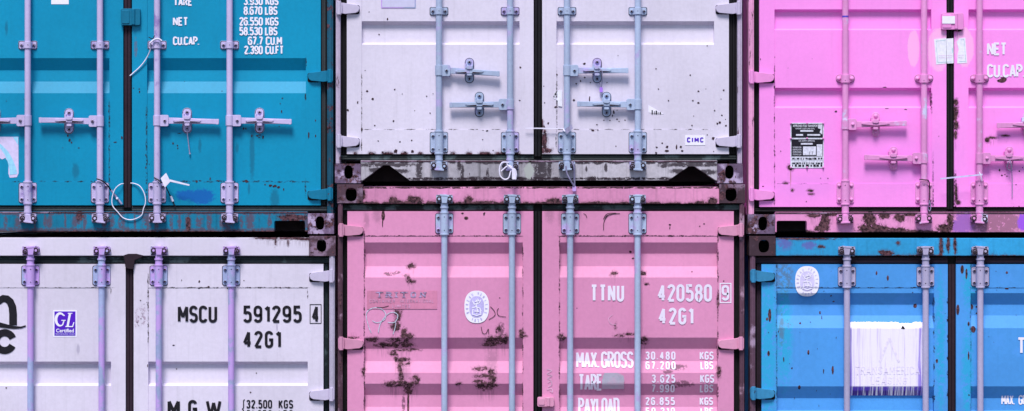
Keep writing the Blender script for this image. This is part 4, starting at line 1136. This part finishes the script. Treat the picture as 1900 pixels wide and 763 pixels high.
tag(mb.build('owner_panel', [paint('rosy film panel', (.60, .215, .37, 1), 0, .6, .18, .2, seed=40), ghost, gblue], o, smooth=False), 'faded owner panel with TRITON lettering')
# chalk and marker scrawls
mb = MB()
g = lambda pts, s=.371, ox=610, oy=480: [(wx(ox + p[0] * s), wz(oy + p[1] * s)) for p in pts]
def smooth(pts, n=6):
    out = []
    for i in range(len(pts) - 1):
        p0, p1, p2, p3 = pts[max(i - 1, 0)], pts[i], pts[i + 1], pts[min(i + 2, len(pts) - 1)]
        for k in range(n):
            t = k / n
            out.append(tuple(.5 * (2 * p1[c] + (p2[c] - p0[c]) * t + (2 * p0[c] - 5 * p1[c] + 4 * p2[c] - p3[c]) * t * t + (3 * p1[c] - p0[c] - 3 * p2[c] + p3[c]) * t ** 3) for c in (0, 1)))
    return out + [pts[-1]]
mb.ribbon(g(smooth([(213, 372), (200, 340), (188, 290), (195, 262), (225, 246), (260, 250), (282, 270), (284, 296), (268, 312), (240, 320), (218, 310)])), .75 / PPM, dr, .0034)
mb.ribbon(g(smooth([(248, 370), (256, 330), (275, 298), (300, 274), (325, 268), (345, 282), (340, 305), (325, 320), (295, 318)])), .75 / PPM, dr, .0040)
mb.ribbon(g(smooth([(335, 310), (333, 340), (322, 378)])), .7 / PPM, dr, .0046)
mb.build('chalk_scrawl', plain('chalk line', (.50, .52, .66, 1), .8, 0, .3, 60), o, smooth=False)
mb = MB()
for i, s in enumerate([[(808, 240), (828, 262), (830, 285), (800, 305)], [(850, 248), (842, 262), (850, 285), (886, 292)], [(762, 340), (770, 372), (786, 374), (798, 352), (800, 378)], [(845, 340), (850, 362)], [(300, 236), (270, 244), (240, 243)]]):
    mb = MB(); mb.ribbon(g(smooth(s)), .55 / PPM, dr, .0034 + .0004 * i); mb.build('marker_scrawl', M['rust'], o, smooth=False)
pass
o, dr = C['pink'][1][1]
mb = MB()
g2 = lambda pts: g(pts, .371, 990, 480)
for i, s in enumerate([[(66, 552), (90, 560), (68, 575), (92, 585), (70, 598), (88, 606)], [(70, 620), (88, 612), (90, 632), (72, 640)], [(66, 655), (90, 650), (95, 668), (80, 660)]]):
    mb.ribbon(g2(smooth(s)), .6 / PPM, dr, .0034 + .0004 * i)
mb.build('chalk_scrawl', plain('pale chalk', (.66, .42, .60, 1), .8, 0, .2), o, smooth=False); mb = MB()
for i, s in enumerate([[(395, 280), (375, 300), (385, 325), (410, 330)]]):
    mb.ribbon(g2(smooth(s)), .4 / PPM, dr, .0034)
mb.build('chalk_scrawl', plain('pale chalk line', (.66, .42, .60, 1), .8, 0, .2), o, smooth=False)
# scuffed scratches on the pink door top
mb = MB()
g4 = lambda pts: g(pts, .3408, 990, 230)
for i, s in enumerate([[(470, 488), (420, 492), (395, 510), (382, 540), (381, 580)], [(450, 486), (400, 490), (380, 520)], [(430, 490), (400, 500), (390, 515)]]):
    mb.ribbon(g4(smooth(s)), .6 / PPM, dr, .0034 + .0004 * i)
mb.ribbon(g4(smooth([(272, 488), (285, 497), (290, 512)])), .5 / PPM, dr, .0034)
mb.build('scratch_marks', M['rust'], o, smooth=False)
# peeled tape beside TARE
mb = MB()
V = [(1113, 722), (1114.5, 703), (1117, 694), (1128, 691.5), (1146, 694), (1155, 699), (1158, 705), (1157, 722)]
rows = 12
Vv = []; F = []
for j in range(rows + 1):
    py = 692 + 30.5 * j / rows
    xl = 1117 + (4 if j < 2 else (1.5 if j < 5 else 0)); xr = 1158 - (12 if j == 0 else 5 if j == 1 else 2 if j == 2 else 0) + random.Random(j).uniform(-1, 1)
    for i in range(5):
        x, z = wx(xl + (xr - xl) * i / 4), wz(py); Vv.append((x, dr(x, z) - .0042, z))
for j in range(rows):
    for i in range(4):
        a = j * 5 + i; F.append([a, a + 5, a + 6, a + 1])
mb.add(Vv, F)
mb.build('tape_patch', paint('grey tape', (.46, .43, .56, 1), 0, .6, .2, .3, seed=44, alt=(.5, .36, .5, 1), altamt=.5), o)

# dripping white panel on the blue door
o, dr = C['blue'][1][0]
def drips():
    nt = NT('white paint run over violet film')
    x = nt.vec('MULTIPLY', nt.P, (70, 1, 2.2))
    n = nt.noise(1, 4, .6, vec=x, shift=3)
    sep = nt.t.nodes.new('ShaderNodeSeparateXYZ'); nt.put(sep.inputs[0], nt.P)
    Z, X = sep.outputs['Z'], sep.outputs['X']
    zf = nt.ramp(Z, wz(734), wz(600))              # 0 bottom .. 1 top
    zb = nt.ramp(Z, wz(719), wz(716))
    drip = nt.ramp(n, .47, .57)
    lower = nt.math('MULTIPLY', nt.math('SUBTRACT', 1, zb), nt.math('SUBTRACT', 1, drip))
    side = nt.math('MAXIMUM', nt.ramp(X, wx(1585), wx(1577)), nt.ramp(X, wx(1690), wx(1712)))
    sidem = nt.math('MULTIPLY', nt.math('MULTIPLY', side, nt.ramp(nt.noise(1, 4, .6, vec=nt.vec('MULTIPLY', nt.P, (60, 1, 1.5)), shift=9), .42, .6)), nt.math('SUBTRACT', 1, nt.ramp(Z, wz(612), wz(604))))
    col = nt.mix(nt.ramp(n, .3, .5), (.66, .56, .88, 1), (.88, .82, .98, 1))
    col = nt.mix(nt.ramp(Z, wz(611), wz(607)), col, (.88, .80, .95, 1))
    col = nt.mix(sidem, col, (.20, .12, .70, 1))
    low = nt.mix(nt.ramp(Z, wz(727), wz(723)), (.07, .03, .30, 1), (.16, .07, .66, 1))
    col = nt.mix(lower, col, low)
    nt.put(nt.b.inputs['Base Color'], col); nt.b.inputs['Roughness'].default_value = .5
    return nt.mat
mb = MB()
nx, nz = 60, 60; V = []; F = []
q = random.Random(8)
topj = [597 + q.uniform(0, 1.6) + (2 if 40 < i < 52 else 0) for i in range(nx + 1)]
for j in range(nz + 1):
    for i in range(nx + 1):
        px = 1576.5 + 136 * i / nx; py = topj[i] + (734.5 - topj[i]) * j / nz
        x, z = wx(px), wz(py); V.append((x, dr(x, z) - .0030, z))
for j in range(nz):
    for i in range(nx):
        a = j * (nx + 1) + i; F.append([a, a + nx + 1, a + nx + 2, a + 1])
mb.add(V, F)
letters(mb, 'TRANSAMERICA', 1587, 1706, 680, 695, 1.3, dr, .3, 1, serif=True, off=.0038)
letters(mb, 'LEASING', 1615, 1682, 700, 713, 1.2, dr, .35, 1, serif=True, off=.0038)
mb.ribbon([(wx(1632), wz(672)), (wx(1650), wz(628)), (wx(1668), wz(672))], 2.2 / PPM, dr, .0038, 1)
tag(mb.build('painted_panel', [drips(), plain('ghost lettering', (.81, .73, .94, 1), .5, 0, .12, 50)], o, smooth=False), 'white overpainted panel dripping over violet film with ghost lettering')
mb = MB()
mb.prism([(1672, 610), (1675, 604), (1679, 609), (1678, 611)], -.0045, -.002)
mb.build('scuff_mark', M['ink_black'], o)

# approval plate on the bright pink door
o, dr = C['magenta'][1][0]
mb = MB()
mb.rbox(1466.5, 228, 1528.5, 312, 1.2, -.003, 0, 0)
mb.box(1468.5, 230, 1527, 255.5, -.0045, -.001, 1)
mb.box(1468.5, 258.5, 1527, 290.5, -.0045, -.001, 1)
yy = -.0058
btext(mb, 'APPROVED FOR TRANSPORT', 1471, 1519, 231.5, 236, yy, 0, .02)
btext(mb, 'UNDER CUSTOMS SEAL', 1476, 1512, 237.5, 240, yy, 0, .01)
mb.box(1485, 241.5, 1509, 244.5, yy, -.002, 0)
mb.box(1477, 249, 1490, 252, yy, -.002, 0); mb.box(1498, 249, 1522, 252, yy, -.002, 0)
mb.prism([(1517, 231), (1526, 231), (1526, 250), (1521, 246), (1523, 240), (1518, 238)], yy, -.002, 0)
btext(mb, 'CSC SAFETY APPROVAL', 1482, 1512, 260, 263, yy, 0, .01)
mb.box(1486, 265.5, 1508, 268.5, yy, -.002, 0)
for i, t in enumerate(('DATE MANUFACTURED', 'IDENTIFICATION', 'MAXIMUM GROSS', 'STACKING LOAD')): btext(mb, t, 1471, 1487, 272 + i * 4.4, 275 + i * 4.4, yy, 0, .01)
mb.box(1490, 272, 1514, 288, yy, -.002, 0); mb.box(1515.5, 268, 1526, 290, yy, -.002, 0)
for xx in (1502, 1507): mb.box(xx, 281, xx + .6, 287, yy - .001, -.002, 1)
q = random.Random(12)
mb.box(1468.5, 290.6, 1527, 297.5, -.0040, -.001, 0)
for r in ((292.5, 296.5), (301, 304.5), (305, 309.5)):
    x = 1470
    while x < 1524:
        w = q.uniform(1.2, 6)
        mb.box(x, r[0] + q.uniform(0, 1), min(x + w, 1526), r[1] - q.uniform(0, 1), -.0052, -.002, 1); x += w + q.uniform(.4, 3.5)
for xx in (1467.5, 1497.5, 1527.5):
    for t in (229, 257, 311): mb.bolt(xx, t, 1.9, -.003, 2)
tag(mb.build('approval_plate', [plain('pale plate', (.66, .66, .80, 1), .4, 0, .2, 90), plain('black plate enamel', (.010, .008, .016, 1), .4, 0, .3), M['rod_pink']], o, smooth=False), 'black and white riveted approval plate')
# torn notice across the seam
for k, P in ((0, [(1733, 73), (1756, 70.5), (1756, 118), (1737, 120)]), (1, [(1775, 78), (1780, 71), (1791, 70), (1794.5, 117), (1776, 118), (1777, 100), (1779, 92)])):
    o, dr = C['magenta'][1][k]
    mb = MB(); mb.prism(P, -.0056, -.003, 0)
    if k == 0:
        mb.prism([(1756.2, 72), (1769, 71), (1769.5, 117.5), (1757, 118)], -.006, -.003, 0)
        for i in range(2): btext(mb, 'this container must be closed', 1742, 1767, 102 + i * 4, 104 + i * 4, -.0066, 1)
        mb.ribbon([(wx(1754), wz(75)), (wx(1736.5), wz(76.5)), (wx(1739.5), wz(116)), (wx(1767), wz(115))], .3 / PPM, lambda x, z: -.0062, .0006, 2)
    else:
        btext(mb, 'before the', 1778, 1788, 102, 104, -.0066, 1); btext(mb, 'doors', 1778, 1788, 106, 108, -.0066, 1)
        mb.ribbon([(wx(1782), wz(74)), (wx(1788.5), wz(73.5)), (wx(1791.5), wz(114)), (wx(1779), wz(114.5))], .3 / PPM, lambda x, z: -.0062, .0006, 2)
        mb.ribbon([(wx(1767), wz(90)), (wx(1767), wz(98))], .7 / PPM, lambda x, z: -.0066, .0006, 2)
    mb.build('torn_notice', [M['paper'], plain('faint pink print', (.66, .40, .66, 1), .6), plain('teal print rule', (.35, .62, .68, 1), .6)], o, smooth=False)
o, dr = C['magenta'][1][1]
mb = MB(); mb.box(1748.5, 30, 1772, 44, -.0365, -.033); mb.build('sticker', M['sticker'], o)
# blue tape mark on the first bright pink bar
mb = MB(); mb.vrod(1568.5, 29.5, 32.5, 5.95, RY); mb.build('paint_band', plain('blue violet mark', (.10, .06, .55, 1), .5), C['magenta'][2][0])

# ------------------------------------------------------------------ seals, ties and wires: things of their own
def loose(name, label, cat, mats, fn, group=None):
    mb = MB(); fn(mb)
    n = len(mb.v); c = Vector([sum(v[i] for v in mb.v) / n for i in range(3)])
    o = mb.build(name, mats, None, smooth=True, origin=c)
    return tag(o, label, cat, group)
N, Wm, K = M['nylon'], M['wire_steel'], M['ink_black']
GR = 'ties and wires left on the door bars'
loose('cable_tie', 'white plastic tie looped round the middle seam at the foot of the teal doors', 'cable tie', [N], lambda m: m.wire(
    [(229, 341, -.012), (222, 343), (213, 352), (208, 368), (209, 382), (218, 393), (228, 404), (240, 408), (252, 406), (263, 399), (266, 388), (270, 376), (268, 360), (260, 346), (250, 341, -.014), (242, 340, -.016)], .95, -.03), GR)
loose('wire_seal', 'thin white tie hanging from the upper guide of the third teal door bar', 'seal', [N, K], lambda m: (
    m.wire([(279, 80, -.07), (279, 92, -.04), (272, 108, -.02), (260, 124, -.014), (241, 141, -.012)], 1.1, -.02), m.wire([(279, 80, -.07), (284, 75, -.07), (293, 72, -.075), (300, 76, -.07)], 1.6, -.07), m.wire([(276, 69, -.05), (283, 72, -.07), (287, 66, -.07)], .8, -.07, 1)), GR)
loose('wire_seal', 'black and white wire seal trailing from the second teal door bar', 'seal', [K, Wm, N], lambda m: (
    m.wire([(179, 332, -.07), (190, 336, -.072), (200, 345, -.05), (209, 358, -.02)], 1.3, -.05, 0), m.wire([(206, 353, -.03), (216, 366, -.014), (226, 379, -.010)], 1.9, -.02, 1), m.disc(217, 368, 2, -.03, -.012, 2)), GR)
loose('seal_tag', 'square white seal tag tilted on the third teal door bar with a strap', 'seal', [N, K], lambda m: (
    m.prism([(298, 331), (308, 321), (316, 337), (306, 348)], -.078, -.068), m.prism([(315, 333), (352, 342.5), (351, 345), (315, 337)], -.074, -.070), m.wire([(286, 330, -.06), (295, 335, -.072), (300, 340, -.07)], 1.2, -.07, 1),
    m.wire([(308, 347, -.06), (314, 360, -.02), (319, 370, -.010), (326, 386, -.008)], 1.1, -.03, 1), m.wire([(317, 364, -.012), (321, 374, -.010)], 2, -.012, 0)), GR)
loose('wire_seal', 'thin wire hanging straight down below a teal container handle catch', 'seal', [Wm], lambda m: (m.wire([(347, 240, -.03), (348, 252, -.02), (350, 268, -.016), (352, 285, -.012)], .9, -.02), m.disc(352, 285, 1.6, -.016, -.008)), GR)
loose('string_knot', 'white string knotted at the foot of a bar left of the white container seam', 'string', [N], lambda m: (
    m.wire([(944, 302, -.07), (932, 302), (927, 312), (928, 326), (936, 333), (944, 330), (948, 318), (955, 314), (958, 324), (956, 334)], 1.3, -.08), m.wire([(940, 304, -.085), (948, 312), (955, 316), (957, 333)], 1.2, -.088),
    m.wire([(930, 318, -.08), (942, 308), (950, 310)], 1.3, -.084), m.rbox(950, 312, 956, 333, 1.5, -.094, -.086)), GR)
loose('cable_tie', 'pale flat tie sticking across the seam from the third bar of the upper white container', 'cable tie', [N, Wm], lambda m: (
    m.prism([(974.5, 237), (1050, 237.5), (1050, 239.8), (974.5, 239)], -.030, -.027), m.prism([(1048, 240), (1060, 231), (1063, 238), (1052, 249)], -.082, -.078, 1), m.wire([(1048, 238.5, -.03), (1046, 242, -.06), (1052, 246, -.08)], 1, -.05)), GR)
loose('wire_seal', 'bent wire loop with grey slug hanging over the gap from a white container bar', 'seal', [Wm, M['rod_mix']], lambda m: (
    m.wire([(1050, 308, -.086), (1052, 322, -.08), (1058, 334, -.07), (1064, 344, -.05), (1066, 350, -.04)], 1.5, -.06), m.wire([(1061, 300, -.084), (1065, 310, -.084), (1066, 330, -.06), (1066, 350, -.04)], 1.5, -.06), m.rbox(1062, 345, 1069, 355, 2, -.048, -.034, 1)), GR)
loose('wire_seal', 'wire seal with small violet slug hanging between two handles of the white door', 'seal', [Wm, plain('violet slug', (.40, .20, .78, 1), .4)], lambda m: (
    m.wire([(1110, 126, -.064), (1117, 132, -.064), (1118, 145, -.06), (1116, 162, -.02)], .7, -.05), m.wire([(1111, 148, -.03), (1113, 156, -.02), (1115, 163, -.02)], .7, -.03), m.rbox(1112.5, 162, 1118.5, 171, 1.5, -.026, -.014, 1)), GR)
loose('cable_tie', 'pale plastic tie reaching across the seam of the bright pink doors from a bar', 'cable tie', [plain('lilac nylon', (.60, .56, .86, 1), .45), N], lambda m: (
    m.prism([(1745, 330.5), (1823, 322.5), (1823, 325.5), (1745, 333.2)], -.082, -.079), m.wire([(1817, 319, -.08), (1820, 327, -.084), (1822, 336, -.078)], 1, -.08, 1)), GR)
loose('wire_seal', 'long thin wire hanging below the lower handle of the right hand bright pink door', 'seal', [Wm], lambda m: (m.wire([(1873, 296, -.064), (1876, 306, -.06), (1878, 330, -.02), (1878, 366, -.010)], .8, -.03), m.wire([(1871, 300, -.064), (1869, 312, -.04), (1874, 316, -.03), (1877, 308, -.05)], .8, -.03)), GR)
loose('wire_seal', 'dark wire seal hooked beside the lower bracket of the second bright pink bar', 'seal', [Wm, K], lambda m: (
    m.wire([(1706, 333, -.07), (1716, 334, -.078), (1723, 336, -.07), (1725, 350, -.04), (1725, 382, -.03)], 1.1, -.05, 1), m.wire([(1724, 372, -.04), (1727, 384, -.034), (1725, 392, -.03), (1722, 386, -.03), (1724, 376, -.04)], .9, -.04)), GR)

# ------------------------------------------------------------------ ground
nt = NT('yard asphalt')
kk = nt.ramp(nt.noise(3, 6, .7), .3, .7, .7, 1.3)
nt.put(nt.b.inputs['Base Color'], nt.vec('SCALE', (.055, .052, .058), scale=kk)); nt.b.inputs['Roughness'].default_value = .9
nt.bump(nt.noise(80, 4, .6), .4, .004)
mb = MB(); gz = wz(1240) - .003
mb.add([(-300, -300, gz), (300, -300, gz), (300, 300, gz), (-300, 300, gz)], [[0, 1, 2, 3]])
tag(mb.build('ground', nt.mat, None, smooth=False), None, None, None, 'structure')
